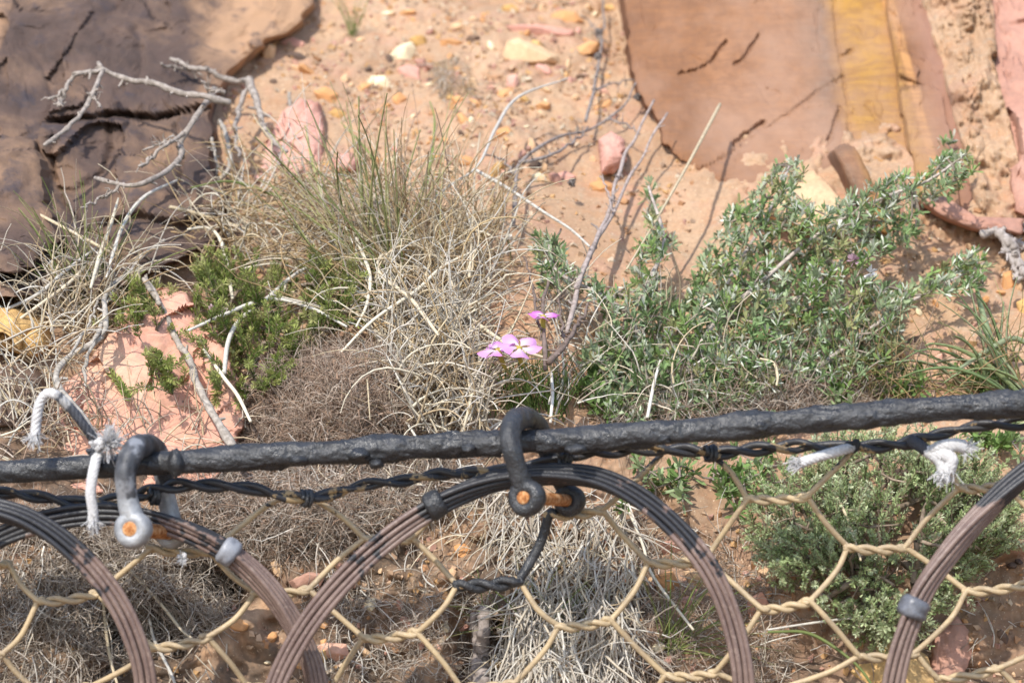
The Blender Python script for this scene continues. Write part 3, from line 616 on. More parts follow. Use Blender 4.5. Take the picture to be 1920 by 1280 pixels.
def shackle(cx, pts, eye, far, label, pin_r, mat, skew):
    t = thing('shackle', P(*eye), label, 'shackle')
    p = cr([P(*q[:3]) for q in pts], 90); rad = np.interp(np.linspace(0, 1, 90), np.linspace(0, 1, len(pts)), [q[3] for q in pts]) * K * 2.07 * .86
    V, F = swept(p, lambda s_, th, a, b: rad[:, None] * (1 + .09 * vn(s_ * 90, np.cos(th) * 1.5, np.sin(th) * 1.5, 4) + .02 * vn(s_ * 300, th * 4, s=6)), 28)
    mesh('bow', V, F, mat, t)
    A = P(*eye); B = P(*far); ax = nrm(B - A)
    def lug(c, r, w, name):
        u = nrm(np.cross(ax, [0, 0, 1.])); v = np.cross(ax, u); n_ = 40; th = np.arange(n_) / n_ * 2 * np.pi
        prof = [(0, -w * .8), (.34, -w * .85), (.38, -w * 1.02), (.75, -w * 1.0), (.93, -w * .7), (1, 0), (.93, w * .7), (.7, w), (0, w)]
        rows = [c + ax * h + r * q * (u * np.cos(th)[:, None] + v * np.sin(th)[:, None]) * (1 + .03 * vn(np.cos(th) * 2, np.sin(th) * 2, s=3))[:, None] for q, h in prof]
        V = np.vstack(rows); i = np.arange(len(prof) - 1)[:, None] * n_ + np.arange(n_)[None]; j = np.arange(len(prof) - 1)[:, None] * n_ + ((np.arange(n_) + 1) % n_)[None]
        return mesh(name, V, np.stack([i, j, j + n_, i + n_], -1).reshape(-1, 4), mat, t)
    lug(A, 36 * K * 2.07, .0075, 'eye'); lug(B, 31 * K * 2.1, .007, 'eye')
    pt = TB(24); r0 = pin_r * K * 2.07
    pt.add([A - ax * .0080, A - ax * .0078, A, (A + B) / 2, B + ax * .012], [r0 * .9, r0, r0, r0, r0]); pt.build('pin', M['rust'], t)
    return t
shackle(250, [(250, 975, 2.062, 26), (240, 940, 2.062, 22), (236, 905, 2.060, 24), (238, 872, 2.062, 26), (252, 843, 2.072, 25), (272, 834, 2.096, 23), (292, 842, 2.122, 22), (305, 880, 2.137, 22), (312, 930, 2.140, 20), (322, 975, 2.142, 22)],
        (250, 992, 2.060), (322, 998, 2.138), 'grey galvanised shackle with rusty pin end hanging from the rope on the left', 14, M['galv'], 0)
shackle(975, [(982, 915, 2.062, 24), (972, 885, 2.060, 21), (962, 850, 2.058, 23), (956, 818, 2.062, 25), (962, 793, 2.074, 25), (982, 783, 2.097, 23), (1006, 796, 2.122, 22), (1022, 835, 2.137, 21), (1040, 880, 2.140, 20), (1066, 925, 2.142, 22)],
        (988, 933, 2.060), (1068, 938, 2.138), 'black-coated shackle gripping the rope in the middle of the picture', 12, M['tar'], 0)

HEX = [(0, 0)] + [(math.cos(a), math.sin(a)) for a in np.arange(6) * np.pi / 3]
def ring(pts, label, clips, wire_r=5.6, mat=None, phase=0):
    p = [P(*q) for q in pts]; p = p + p[:1]
    q = np.asarray(p[:-1]); q = np.vstack([q[-2:], q, q[:3]])
    path = cr(q, 340)
    # cut the overlap so the ring closes on itself
    s0 = np.argmin(np.linalg.norm(path - q[2], axis=1)[:150]); s1 = 150 + np.argmin(np.linalg.norm(path[150:] - q[2], axis=1)); path = path[s0:s1 + 1]
    t = thing('net_ring', path[np.argmin(path[:, 2])], label, 'ring', 'steel rings of the rockfall net')
    m = len(path); tt, a, b = frames(path); u = np.linspace(0, 2 * np.pi, m)
    wr = wire_r * K * 2.1
    for k, (hx, hy) in enumerate(HEX + [(1.5, .87), (-1.5, .87), (0, -1.73)]):
        if k > 6: hx, hy = hx * .98, hy * .98
        ang = phase + u * 1.0 + .10 * np.sin(u * 3 + k)
        ex = (hx * np.cos(ang) - hy * np.sin(ang)) * wr * 2.0; ey = (hx * np.sin(ang) + hy * np.cos(ang)) * wr * 2.0
        wob = 1 + .06 * vn(u * 5, u * 0 + k * 7.3, s=k)
        c = path + a * (ex * wob * .82)[:, None] + b * (ey * wob)[:, None]
        V, F = swept(c, lambda s_, th, aa, bb: wr + 0 * th + 0 * s_, 8); mesh('wire', V, F, mat or M['ring_wire'], t)
    for (px, py), mt, sz in clips:
        d = np.linalg.norm((path[:, [0, 2]] / (path[:, 1:2] - CAMY) / K) - np.array([px - 960, 640 - py]), axis=1); i = int(np.argmin(d))
        seg = path[max(i - 9, 0):i + 10]; seg = cr(seg, 24); h = 34 * K * 2.1 * sz
        L = np.concatenate([[0], np.cumsum(np.linalg.norm(np.diff(seg, axis=0), axis=1))]); mid = L[-1] / 2
        sel = np.interp(np.linspace(mid - h * .5, mid + h * .5, 14), L, np.arange(24)); seg = np.stack([np.interp(sel, np.arange(24), seg[:, c]) for c in range(3)], -1)
        V, F = swept(seg, lambda s_, th, aa, bb: wr * 4.9 * sz ** .3 * (1 - .25 * np.abs(s_ / s_.max() * 2 - 1) ** 5) * (1 + .06 * vn(s_ * 300, np.cos(th) * 2, np.sin(th) * 2, 9)), 30)
        mesh('clamp', V, F, mt, t)
    return t
ring([(-560, 1180, 2.10), (-480, 1020, 2.10), (-300, 945, 2.095), (-120, 936, 2.085), (0, 958, 2.08), (70, 985, 2.08), (140, 1036, 2.08), (205, 1108, 2.082), (250, 1190, 2.085), (275, 1285, 2.09), (270, 1420, 2.10), (180, 1600, 2.11), (0, 1720, 2.11), (-250, 1740, 2.11), (-470, 1580, 2.11), (-560, 1380, 2.11)],
     'brown wire ring of the net curving down from the left edge', [])
ring([(-230, 1330, 2.14), (-190, 1180, 2.13), (-100, 1075, 2.13), (0, 1012, 2.128), (90, 978, 2.125), (200, 962, 2.12), (310, 978, 2.115), (420, 1028, 2.115), (505, 1105, 2.118), (562, 1195, 2.122), (592, 1290, 2.125), (590, 1430, 2.13), (500, 1600, 2.14), (330, 1710, 2.14), (130, 1710, 2.14), (-80, 1600, 2.14), (-200, 1460, 2.14)],
     'brown wire ring hanging from the left shackle with a pale metal clamp', [((436, 1028), M['clip'], 1.0)], phase=1)
ring([(515, 1320, 2.10), (540, 1240, 2.10), (600, 1140, 2.098), (690, 1040, 2.098), (800, 955, 2.10), (920, 903, 2.105), (1040, 890, 2.108), (1140, 906, 2.108), (1240, 968, 2.105), (1325, 1062, 2.10), (1375, 1170, 2.10), (1397, 1290, 2.10), (1385, 1430, 2.11), (1300, 1600, 2.12), (1130, 1720, 2.12), (940, 1750, 2.12), (740, 1690, 2.12), (580, 1540, 2.11), (515, 1420, 2.105)],
     'brown and black wire ring hanging from the middle shackle', [((818, 945), M['clip_tar'], 1.05)], phase=2.1)
ring([(1668, 1330, 2.06), (1685, 1220, 2.06), (1722, 1120, 2.062), (1775, 1040, 2.065), (1840, 965, 2.068), (1930, 885, 2.07), (2040, 825, 2.075), (2160, 800, 2.08), (2300, 830, 2.085), (2430, 940, 2.09), (2500, 1100, 2.09), (2530, 1280, 2.09), (2480, 1480, 2.09), (2340, 1650, 2.09), (2140, 1720, 2.08), (1920, 1690, 2.07), (1760, 1580, 2.065), (1680, 1450, 2.06)],
     'brown and black wire ring rising to the right edge with a grey clamp', [((1700, 1138), M['clip_dark'], 1.15)], phase=.6)

# hexagonal mesh of double-twisted wire, a little behind the rings
MD = 2.142
TW = [((-90, 1062), (15, 1056)), ((72, 1126), (182, 1112)), ((282, 1026), (392, 1034)), ((288, 1214), (388, 1194)), ((478, 1112), (578, 1104)), ((684, 1008), (772, 1008)), ((858, 1096), (972, 1088)), ((682, 1196), (780, 1184)),
      ((1048, 1174), (1144, 1162)), ((1028, 964), (1128, 956)), ((1216, 1054), (1322, 1048)), ((1402, 934), (1512, 930)), ((1590, 1026), (1696, 1026)), ((1428, 1142), (1518, 1126)), ((1800, 914), (1880, 908)), ((1812, 1108), (1935, 1092)),
      ((1610, 1230), (1716, 1224)), ((1248, 1266), (1342, 1260)), ((1760, 1272), (1872, 1252)), ((860, 1286), (960, 1280)), ((-90, 1232), (2, 1226)), ((64, 1290), (170, 1286)), ((464, 1284), (560, 1290)), ((1440, 1296), (1540, 1290))]
SG = [((15, 1056), (72, 1126)), ((182, 1112), (240, 1064), (284, 1028)), ((72, 1126), (40, 1190), (2, 1226)), ((182, 1112), (232, 1166), (288, 1212)), ((392, 1034), (436, 1080), (480, 1110)), ((392, 1034), (440, 995), (500, 948), (540, 930)),
      ((388, 1194), (440, 1160), (478, 1114)), ((388, 1194), (430, 1240), (464, 1284)), ((578, 1104), (632, 1050), (684, 1010)), ((578, 1104), (630, 1150), (682, 1194)), ((684, 1008), (640, 968), (588, 936)), ((772, 1008), (820, 960), (880, 905), (905, 885)),
      ((772, 1008), (812, 1046), (858, 1096)), ((858, 1096), (830, 1140), (780, 1186)), ((972, 1088), (1012, 1020), (1030, 964)), ((972, 1088), (1010, 1144), (1048, 1172)), ((682, 1196), (650, 1240), (622, 1286)), ((780, 1184), (830, 1240), (864, 1286)),
      ((1144, 1162), (1188, 1110), (1216, 1056)), ((1048, 1174), (1020, 1220), (962, 1282)), ((1144, 1162), (1196, 1216), (1248, 1264)), ((1128, 956), (1180, 912), (1232, 860), (1244, 846)), ((1128, 956), (1168, 1004), (1216, 1052)), ((1322, 1048), (1350, 1008), (1402, 936)),
      ((1322, 1048), (1376, 1094), (1428, 1140)), ((1402, 934), (1370, 885), (1330, 850)), ((1512, 930), (1560, 885), (1604, 842)), ((1512, 930), (1548, 980), (1590, 1024)), ((1696, 1026), (1740, 970), (1800, 914)), ((1696, 1026), (1752, 1062), (1812, 1106)),
      ((1590, 1026), (1568, 1070), (1518, 1126)), ((1428, 1142), (1392, 1196), (1342, 1258)), ((1518, 1126), (1562, 1172), (1610, 1228)), ((1800, 914), (1782, 884), (1752, 838), (1744, 824)), ((1880, 908), (1920, 946), (1960, 990)), ((1812, 1108), (1782, 1160), (1716, 1222)),
      ((1610, 1230), (1548, 1262), (1440, 1296)), ((1716, 1224), (1738, 1250), (1760, 1272)), ((1872, 1252), (1960, 1216)), ((1872, 1252), (1910, 1290), (1950, 1330)), ((1342, 1260), (1400, 1285), (1440, 1296)), ((2, 1226), (32, 1262), (66, 1290)), ((1248, 1266), (1225, 1300), (1200, 1330)), ((288, 1214), (240, 1250), (170, 1286))]
hm = thing('wire_mesh', P(960, 1290, MD), 'pale yellow hexagonal double-twisted wire mesh behind the rings', 'wire mesh')
wr = 5.5 * K * MD
def md(px, py): return MD + .008 * math.sin(px * .011 + 1) + .006 * math.sin(py * .02)
heavy = {6}
for k, (p0, p1) in enumerate(TW):
    A = P(*p0, md(*p0)); B = P(*p1, md(*p1)); ax = nrm(B - A); u = nrm(np.cross(ax, [0, 1., 0])); v = np.cross(ax, u); A = A - ax * .003; B = B + ax * .003
    tb = TB(10); n_ = 44; q = np.linspace(0, 1, n_); ph = RNG.uniform(-.4, .4); turns = RNG.uniform(1.45, 1.75); env = np.clip(np.minimum(q, 1 - q) * 9, .35, 1)
    for h in (0, np.pi):
        th = ph + h + q * turns * 2 * np.pi; sc_ = 1.35 if k in heavy else 1
        tb.add(A + (B - A) * q[:, None] + (wr * .98 * env * sc_)[:, None] * (u * np.cos(th)[:, None] + v * np.sin(th)[:, None]) + np.array([0, 0, -.002]) * np.sin(q * np.pi)[:, None], wr * .98 * sc_)
    tb.build('twist', M['tar'] if k in heavy else M['mesh_wire'], hm)
for k, pts in enumerate(SG):
    p = [np.array(q, float) for q in pts]
    if len(p) == 2: p = [p[0], (p[0] + p[1]) / 2 + RNG.normal(size=2) * 3, p[1]]
    # run a little way along the twist at either end, as the wire does
    def ext(a, b):
        dx = np.sign(a[0] - b[0]) * 13; return np.array([a[0] + dx, a[1]])
    p = [ext(p[0], p[1])] + p + [ext(p[-1], p[-2])]
    tb = TB(10); hv = k == 14
    tb.add([P(*q, md(*q) + RNG.normal() * .001) for q in p], wr * (1.7 if hv else 1.0), 36); tb.build('wire', M['tar'] if hv else M['mesh_wire'], hm)

# lacing cable that ties the mesh to the rope
LC = [(-300, 960, 2.125), (-60, 932, 2.125), (40, 926, 2.125), (130, 940, 2.128), (220, 938, 2.13), (300, 915, 2.12), (370, 908, 2.115), (440, 912, 2.115), (520, 926, 2.118), (590, 932, 2.12), (660, 915, 2.122), (780, 896, 2.125), (900, 884, 2.13), (1000, 872, 2.13), (1080, 852, 2.128), (1200, 842, 2.128), (1330, 848, 2.128), (1450, 838, 2.128), (1600, 836, 2.128), (1690, 832, 2.125), (1780, 808, 2.12), (1920, 790, 2.115), (2200, 770, 2.115), (2700, 730, 2.11)]
lc = thing('lacing_cable', P(960, 880, 2.125), 'thin twisted black and tan lacing cable running just below the rope', 'cable')
lp = cr([P(*q) for q in LC], 900); tt, la, lb = frames(lp); sl_ = np.concatenate([[0], np.cumsum(np.linalg.norm(np.diff(lp, axis=0), axis=1))])
for h in (0, np.pi):
    th = sl_ * 2 * np.pi / .055 + h + .6 * vn(sl_ * 14, sl_ * 0, s=2)
    c = lp + (la * np.cos(th)[:, None] + lb * np.sin(th)[:, None]) * .0026 * (1 + .5 * vn(sl_ * 20, sl_ * 0 + h, s=4))[:, None]
    V, F = swept(c, lambda s_, th, a, b: .0026 + .0009 * np.clip(vn(s_ * 60, th * .5, s=11), -.3, 1) + 0 * th, 10); mesh('strand', V, F, M['lace_wire'], lc)
for k, (px, py) in enumerate([(575, 934), (1332, 850), (1060, 858), (290, 930)]):
    c = P(px, py, 2.12); tb = TB(9); n_ = 40; q = np.linspace(0, 1, n_); th = q * 2.6 * 2 * np.pi
    tb.add(c + np.stack([(q - .5) * 20 * K * 2.1 + .002 * np.cos(th), -.0052 * np.cos(th), .0052 * np.sin(th)], -1) + RNG.normal(size=(n_, 3)) * .0003, .0018); tb.build('wrap', M['tar'], lc)

# string ties
WH = np.array((.66, .65, .65)); DK = np.array((.07, .075, .09))
def cord(parent, pts, r, colf, name='cord', strands=5, n=70, fray=None, flat=1.0):
    p = cr([P(*q) for q in pts], n); tt, a, b = frames(p); s_ = np.concatenate([[0], np.cumsum(np.linalg.norm(np.diff(p, axis=0), axis=1))])
    tb = TB(7); q = np.linspace(0, 1, n)
    for k in range(strands):
        th = s_ * 300 + 2 * np.pi * k / strands; c = p + (a * np.cos(th)[:, None] * flat + b * np.sin(th)[:, None]) * r * .55
        col = np.stack([colf(x) * RNG.uniform(.85, 1.1) for x in q])
        tb.bulk(c[None], np.full((1, n), r * .55), col[None])
    m = 60
    i = RNG.integers(0, n - 1, m); d = nrm(RNG.normal(size=(m, 3))); L = RNG.uniform(.002, .005, m)[:, None]
    tb.bulk(np.stack([p[i], p[i] + d * L * .7 + tt[i] * L * .4, p[i] + d * L * .9 + tt[i] * L], 1), .00012, np.stack([colf(x) for x in q[i]]))
    if fray is not None:
        m = 90; d = nrm(np.asarray(fray, float) + RNG.normal(size=(m, 3)) * .35); L = RNG.uniform(.003, .009, m)[:, None, None]
        t3 = np.linspace(0, 1, 6)[None, :, None]; st = p[-1] + RNG.normal(size=(m, 3)) * r * .5
        tb.bulk(st[:, None] + d[:, None] * L * t3 + RNG.normal(size=(m, 1, 3)) * .002 * t3 ** 2, .00028, WH * RNG.uniform(.85, 1.1, (m, 1)))
    return tb.build(name, M['fibre'], parent)
def puff(parent, px, py, d, r, dirn, n=220, name='frayed_end'):
    n = int(n * 1.8); tb = TB(4); c = P(px, py, d); r = r * K * d
    dd = nrm(np.asarray(dirn, float) + RNG.normal(size=(n, 3)) * .75); L = RNG.uniform(.5, 1.15, (n, 1, 1)) * r; t3 = np.linspace(0, 1, 5)[None, :, None]
    tb.bulk(c + dd[:, None] * L * t3 + RNG.normal(size=(n, 1, 3)) * r * .5 * t3 ** 2 + RNG.normal(size=(n, 5, 3)) * r * .06 * t3, .00034, WH * RNG.uniform(.8, 1.1, (n, 1))); return tb.build(name, M['fibre'], parent)
def knot(parent, px, py, d, r, col):
    tb = TB(8); c = P(px, py, d); r = r * K * d; t_ = np.linspace(0, 2 * np.pi * 2.2, 60)
    tb.add(c + np.stack([np.sin(t_) + .4 * np.sin(2 * t_ + 1), .7 * np.cos(1.3 * t_), .8 * np.cos(t_) + .3 * np.sin(3 * t_)], -1) * r * .6, r * .48, None, col); return tb.build('knot', M['fibre'], parent)
st = thing('string_tie', P(180, 840, 2.075), 'white and tar-stained string knotted round the rope beside the left shackle', 'string')
cord(st, [(182, 832, 2.075), (160, 800, 2.07), (135, 768, 2.068), (108, 742, 2.068), (88, 738, 2.07), (74, 758, 2.072), (68, 790, 2.073), (66, 815, 2.073)], 9 * K * 2.07, lambda q: DK if q < .42 + .1 * math.sin(q * 40) else (WH * .55 if q < .55 else WH), fray=(-.1, -.1, -1))
cord(st, [(186, 842, 2.082), (180, 862, 2.074), (174, 890, 2.07), (170, 925, 2.07), (174, 955, 2.072), (175, 975, 2.074)], 9.5 * K * 2.07, lambda q: WH, 'loose_end', 7, 60, fray=(.05, 0, -1), flat=.6)
knot(st, 183, 832, 2.074, 13, WH); knot(st, 172, 846, 2.076, 9, DK); puff(st, 200, 834, 2.075, 22, (.5, -.2, .9))
st = thing('string_tie', P(1590, 840, 2.12), 'short white string end tied to the lacing cable on the right', 'string')
cord(st, [(1600, 838, 2.118), (1570, 846, 2.11), (1535, 856, 2.106), (1500, 868, 2.104)], 9.5 * K * 2.1, lambda q: WH * (.55 + .45 * min(1, q * 3)), strands=6, fray=(-1, 0, -.35)); knot(st, 1600, 836, 2.118, 13, TAR)
st = thing('string_tie', P(1740, 830, 2.118), 'frayed fluffy white string knot under the rope near the right edge', 'string')
cord(st, [(1706, 824, 2.116), (1725, 836, 2.112), (1745, 850, 2.11), (1760, 862, 2.108)], 11 * K * 2.1, lambda q: DK if q < .55 else WH, strands=6)
cord(st, [(1745, 848, 2.110), (1765, 838, 2.104), (1790, 834, 2.102), (1808, 838, 2.104)], 12 * K * 2.1, lambda q: WH * (.8 + .2 * q), 'torn_end', 7, 40, fray=(.9, -.1, -.3), flat=.7)
cord(st, [(1750, 856, 2.108), (1770, 852, 2.102), (1784, 862, 2.100), (1778, 884, 2.102)], 12 * K * 2.1, lambda q: WH, 'torn_end', 7, 40, fray=(-.2, -.1, -1), flat=.7)
cord(st, [(1752, 852, 2.107), (1764, 868, 2.104), (1768, 886, 2.103)], 10 * K * 2.1, lambda q: WH * .85, 'torn_end', 6, 30, fray=(-.3, -.1, -1))
knot(st, 1775, 880, 2.104, 15, WH)
st = thing('string_tie', P(340, 1040, 2.12), 'tiny white string stub on the mesh below the left ring', 'string')
knot(st, 342, 1044, 2.118, 8, WH); puff(st, 342, 1044, 2.116, 9, (0, -.3, -1), 50)

# ------------------------------------------------------------ vegetation
from math import sin, cos
def in_poly(px, py, poly):
    p = np.asarray(poly, float); x0, y0 = p[:, 0], p[:, 1]; x1, y1 = np.roll(x0, -1), np.roll(y0, -1); r = np.zeros(len(px), bool)
    for a, b, c, d in zip(x0, y0, x1, y1):
        if b == d: continue
        r ^= ((b > py) != (d > py)) & (px < (c - a) * (py - b) / (d - b) + a)
    return r
def sample(poly, n, clump=0.0, cs=60., seed=0, mind=0):
    p = np.asarray(poly, float); lo, hi = p.min(0), p.max(0); X = []; Y = []; c = 0
    while c < n:
        x = RNG.uniform(lo[0], hi[0], n * 3); y = RNG.uniform(lo[1], hi[1], n * 3); k = in_poly(x, y, poly)
        if clump: k &= vn2(x / cs, y / cs, seed) > RNG.uniform(-1, 1, len(x)) * .7 + clump - .5
        X.append(x[k]); Y.append(y[k]); c += k.sum()
    x = np.concatenate(X)[:n]; y = np.concatenate(Y)[:n]
    if mind:
        keep = []
        for i in range(n):
            if all((x[i] - x[j]) ** 2 + (y[i] - y[j]) ** 2 > mind ** 2 for j in keep): keep.append(i)
        x, y = x[keep], y[keep]
    return x, y
def pick(pal, n, jit=.12):
    pal = np.asarray(pal, float); return pal[RNG.integers(len(pal), size=n)] * RNG.uniform(1 - jit, 1 + jit, (n, 1))
def arcs(base, d0, L, droop=.3, curl=.25, seg=9, kink=0.0):
    """curved stalks: start, first direction, length; they sag and wander"""
    n = len(base); d = nrm(d0); P_ = [base]; L = np.broadcast_to(L, (n,))[:, None]; c = RNG.normal(size=(n, 3)) * curl; g = np.broadcast_to(droop, (n,))[:, None]
    for k in range(seg - 1):
        d = nrm(d + (c + RNG.normal(size=(n, 3)) * curl * .5) / seg * 2.2 + np.array([0, 0, -1.]) * g * 2.2 / seg * (k / seg + .3) + (RNG.normal(size=(n, 3)) * kink * (RNG.random((n, 1)) < .12)))
        P_.append(P_[-1] + d * L / (seg - 1))
    return np.stack(P_, 1)
def taper(n, m, r0, tip=.35): return np.asarray(r0).reshape(-1, 1) * np.linspace(1, tip, m)[None, :]
def up_dirs(n, a0, a1, fw=(-.5, .1), zlo=.3):
    """directions fanned in the plane across the view (angles from vertical, + is right) with some lean towards the open side"""
    a = RNG.uniform(a0, a1, n); return np.stack([np.sin(a), RNG.uniform(fw[0], fw[1], n), np.cos(a)], -1)
STRAW = [(.68, .58, .42), (.62, .51, .34), (.72, .65, .51), (.54, .42, .27), (.63, .57, .47), (.46, .35, .23)]
GREYSTRAW = [(.66, .62, .55), (.58, .52, .44), (.74, .69, .60), (.50, .43, .35), (.63, .55, .43)]
TAN = [(.46, .32, .17), (.40, .27, .14), (.54, .40, .22), (.35, .25, .15)]
GREEN = [(.20, .26, .075), (.26, .31, .10), (.16, .22, .06), (.33, .34, .13)]
BROWN = [(.42, .31, .24), (.52, .40, .31), (.33, .24, .18), (.60, .50, .41), (.46, .31, .22)]
GREYBR = [(.45, .38, .31), (.56, .49, .41), (.32, .26, .21), (.66, .59, .51), (.38, .30, .23)]
BARK = (.30, .245, .21)

def stalk(pts, r, label, name='dry_stalk', cat='stalk', col=(.60, .50, .34), off=.05, n=30, group=None, offs=None, mat='straw', parent=None):
    """one stalk that can be picked out: pixels as seen, each with its height off the bank (metres)"""
    o = offs if offs is not None else [off] * len(pts)
    p = [G1(a, b, h) for (a, b), h in zip(pts, o)]
    tb = TB(7); tb.add(p, np.atleast_1d(r) * K * 2.45, n, col); ob = tb.build(name, M[mat], parent, p[-1]); return tag(ob, label, cat, group)

# --- grass tufts
def tuft_thing(name, label, cat, base_px, parts, group=None):
    b = G1(*base_px); t = thing(name, b, label, cat, group)
    for pn, fn in parts: fn().build(pn, M['straw'], t)
    return t
def tuft_blades(cx, cy, sx, sy, n, a0, a1, L0, L1, pal, r=(.0005, .0011), droop=.35, curl=.22, fw=(-.5, .1), sides=3, seg=10):
    def f():
        g = G(cx + RNG.normal(size=n) * sx, cy + RNG.normal(size=n) * sy, .002); tb = TB(sides)
        tb.bulk(arcs(g, up_dirs(n, a0, a1, fw), RNG.uniform(L0, L1, n), RNG.uniform(.2, 1, n) * droop * 2, curl, seg), taper(n, seg, RNG.uniform(*r, n)), pick(pal, n), .45); return tb
    return f
ctuft = tuft_thing('grass_tuft', 'large fountain-shaped grass tuft, green blades among tan ones, in the centre', 'grass', (740, 575), [
    ('dry_blade_mass', tuft_blades(770, 545, 75, 30, 210, -.95, .6, .06, .15, STRAW[:4] + TAN[2:3], (.0006, .0013))), ('brown_blade_mass', tuft_blades(730, 520, 55, 30, 90, -.9, .5, .08, .18, BROWN + TAN)),
    ('green_blade_mass', tuft_blades(725, 560, 38, 22, 50, -.75, .15, .12, .20, [(.30, .31, .12), (.36, .35, .16), (.24, .27, .10), (.44, .39, .20)], (.0010, .0020), .22, .12))])
for k, (pts, lab) in enumerate([
    ([(700, 570), (660, 490), (615, 400), (585, 300), (572, 235)], 'long green grass blade leaning furthest left in the central tuft'),
    ([(745, 560), (735, 470), (720, 390), (700, 300), (640, 230)], 'green grass blade bending left over the pink rock'),
    ([(760, 520), (780, 420), (805, 320), (815, 230), (806, 190)], 'upright thin green grass blade above the central tuft'),
    ([(690, 560), (640, 470), (560, 390), (470, 350), (420, 340), (358, 352)], 'thin green blade arching far left towards the dead branch'),
    ([(770, 530), (765, 430), (745, 350), (740, 290)], 'broad green blade standing in the middle of the central tuft')]):
    stalk(pts, [4.2, 4.6, 4, 2.8, 1.2], lab, 'blade', None, pick(GREEN, 1)[0], offs=np.linspace(.01, .12, len(pts)), parent=ctuft)
tuft_thing('grass_tuft', 'green and straw-coloured grass tuft in front of the dark rock on the left', 'grass', (150, 580), [
    ('dry_blade_mass', tuft_blades(150, 600, 45, 25, 130, -1.1, 1.0, .04, .12, STRAW + TAN, droop=.5)), ('green_blade_mass', tuft_blades(150, 560, 25, 20, 42, -.9, .9, .05, .11, GREEN, (.0007, .0013), .25, .12))])
rtuft = tuft_thing('grass_tuft', 'broad-bladed green grass tuft at the right edge above the rope', 'grass', (1900, 745), [
    ('broad_blade_mass', tuft_blades(1905, 740, 30, 14, 26, -1.3, .5, .05, .13, [(.17, .24, .10), (.22, .28, .13), (.28, .32, .18)], (.0018, .0032), .6, .1)), ('thin_blade_mass', tuft_blades(1850, 745, 70, 14, 60, -1.2, .7, .05, .12, GREEN + TAN, droop=.5))])
stalk([(1905, 740), (1880, 690), (1855, 630), (1838, 570), (1825, 505)], [5, 7, 7, 5, 1.5], 'broad pale green blade rising above the right grass tuft', 'blade', None, (.25, .31, .17), parent=rtuft, offs=(.01, .03, .05, .06, .07))
stalk([(1920, 745), (1860, 690), (1800, 655), (1750, 644), (1735, 648)], [4, 5, 5, 3, 1.5], 'green blade arching left from the right grass tuft', 'blade', None, (.22, .27, .12), parent=rtuft, offs=(.01, .04, .06, .07, .07))
stalk([(1800, 690), (1860, 652), (1900, 634), (1935, 650)], [3, 5, 6, 4], 'wide pale green blade bending to the right edge', 'blade', None, (.27, .31, .18), parent=rtuft, offs=(.05, .05, .05, .04))
tuft_thing('grass_tuft', 'tiny green grass tuft high on the earth slope', 'grass', (662, 66), [('green_blade_mass', tuft_blades(662, 66, 5, 3, 26, -.5, .5, .02, .05, GREEN, (.0004, .0008), .2, .1))])
tuft_thing('grass_tuft', 'green grass tuft spreading to the right near the bottom inside the middle ring', 'grass', (1255, 1215), [
    ('green_blade_mass', tuft_blades(1255, 1215, 10, 8, 34, -.4, 1.7, .04, .09, GREEN, (.0006, .0013), .25, .1, (-.3, 0)))])
tuft_thing('grass_tuft', 'thin green grass blades low behind the mesh in the bottom centre', 'grass', (980, 1215), [
    ('green_blade_mass', tuft_blades(990, 1190, 60, 25, 40, -1.6, 1.6, .03, .075, GREEN, (.0004, .0008), .3, .15, (-.3, 0)))])
tuft_thing('grass_tuft', 'short bright green grass tuft at the foot of the pink flowers', 'grass', (990, 770), [
    ('green_blade_mass', tuft_blades(995, 765, 40, 12, 190, -.5, .5, .025, .06, [(.11, .18, .045), (.15, .23, .06), (.09, .14, .035)], (.0004, .0009), .15, .12))])
tuft_thing('grass_tuft', 'thin brown and green sedge tuft under the grey-green shrub', 'grass', (1640, 760), [
    ('stem_mass', tuft_blades(1640, 752, 60, 12, 60, -.7, .7, .04, .12, BROWN + GREEN[:2] + TAN, (.0004, .0008), .35, .15))])

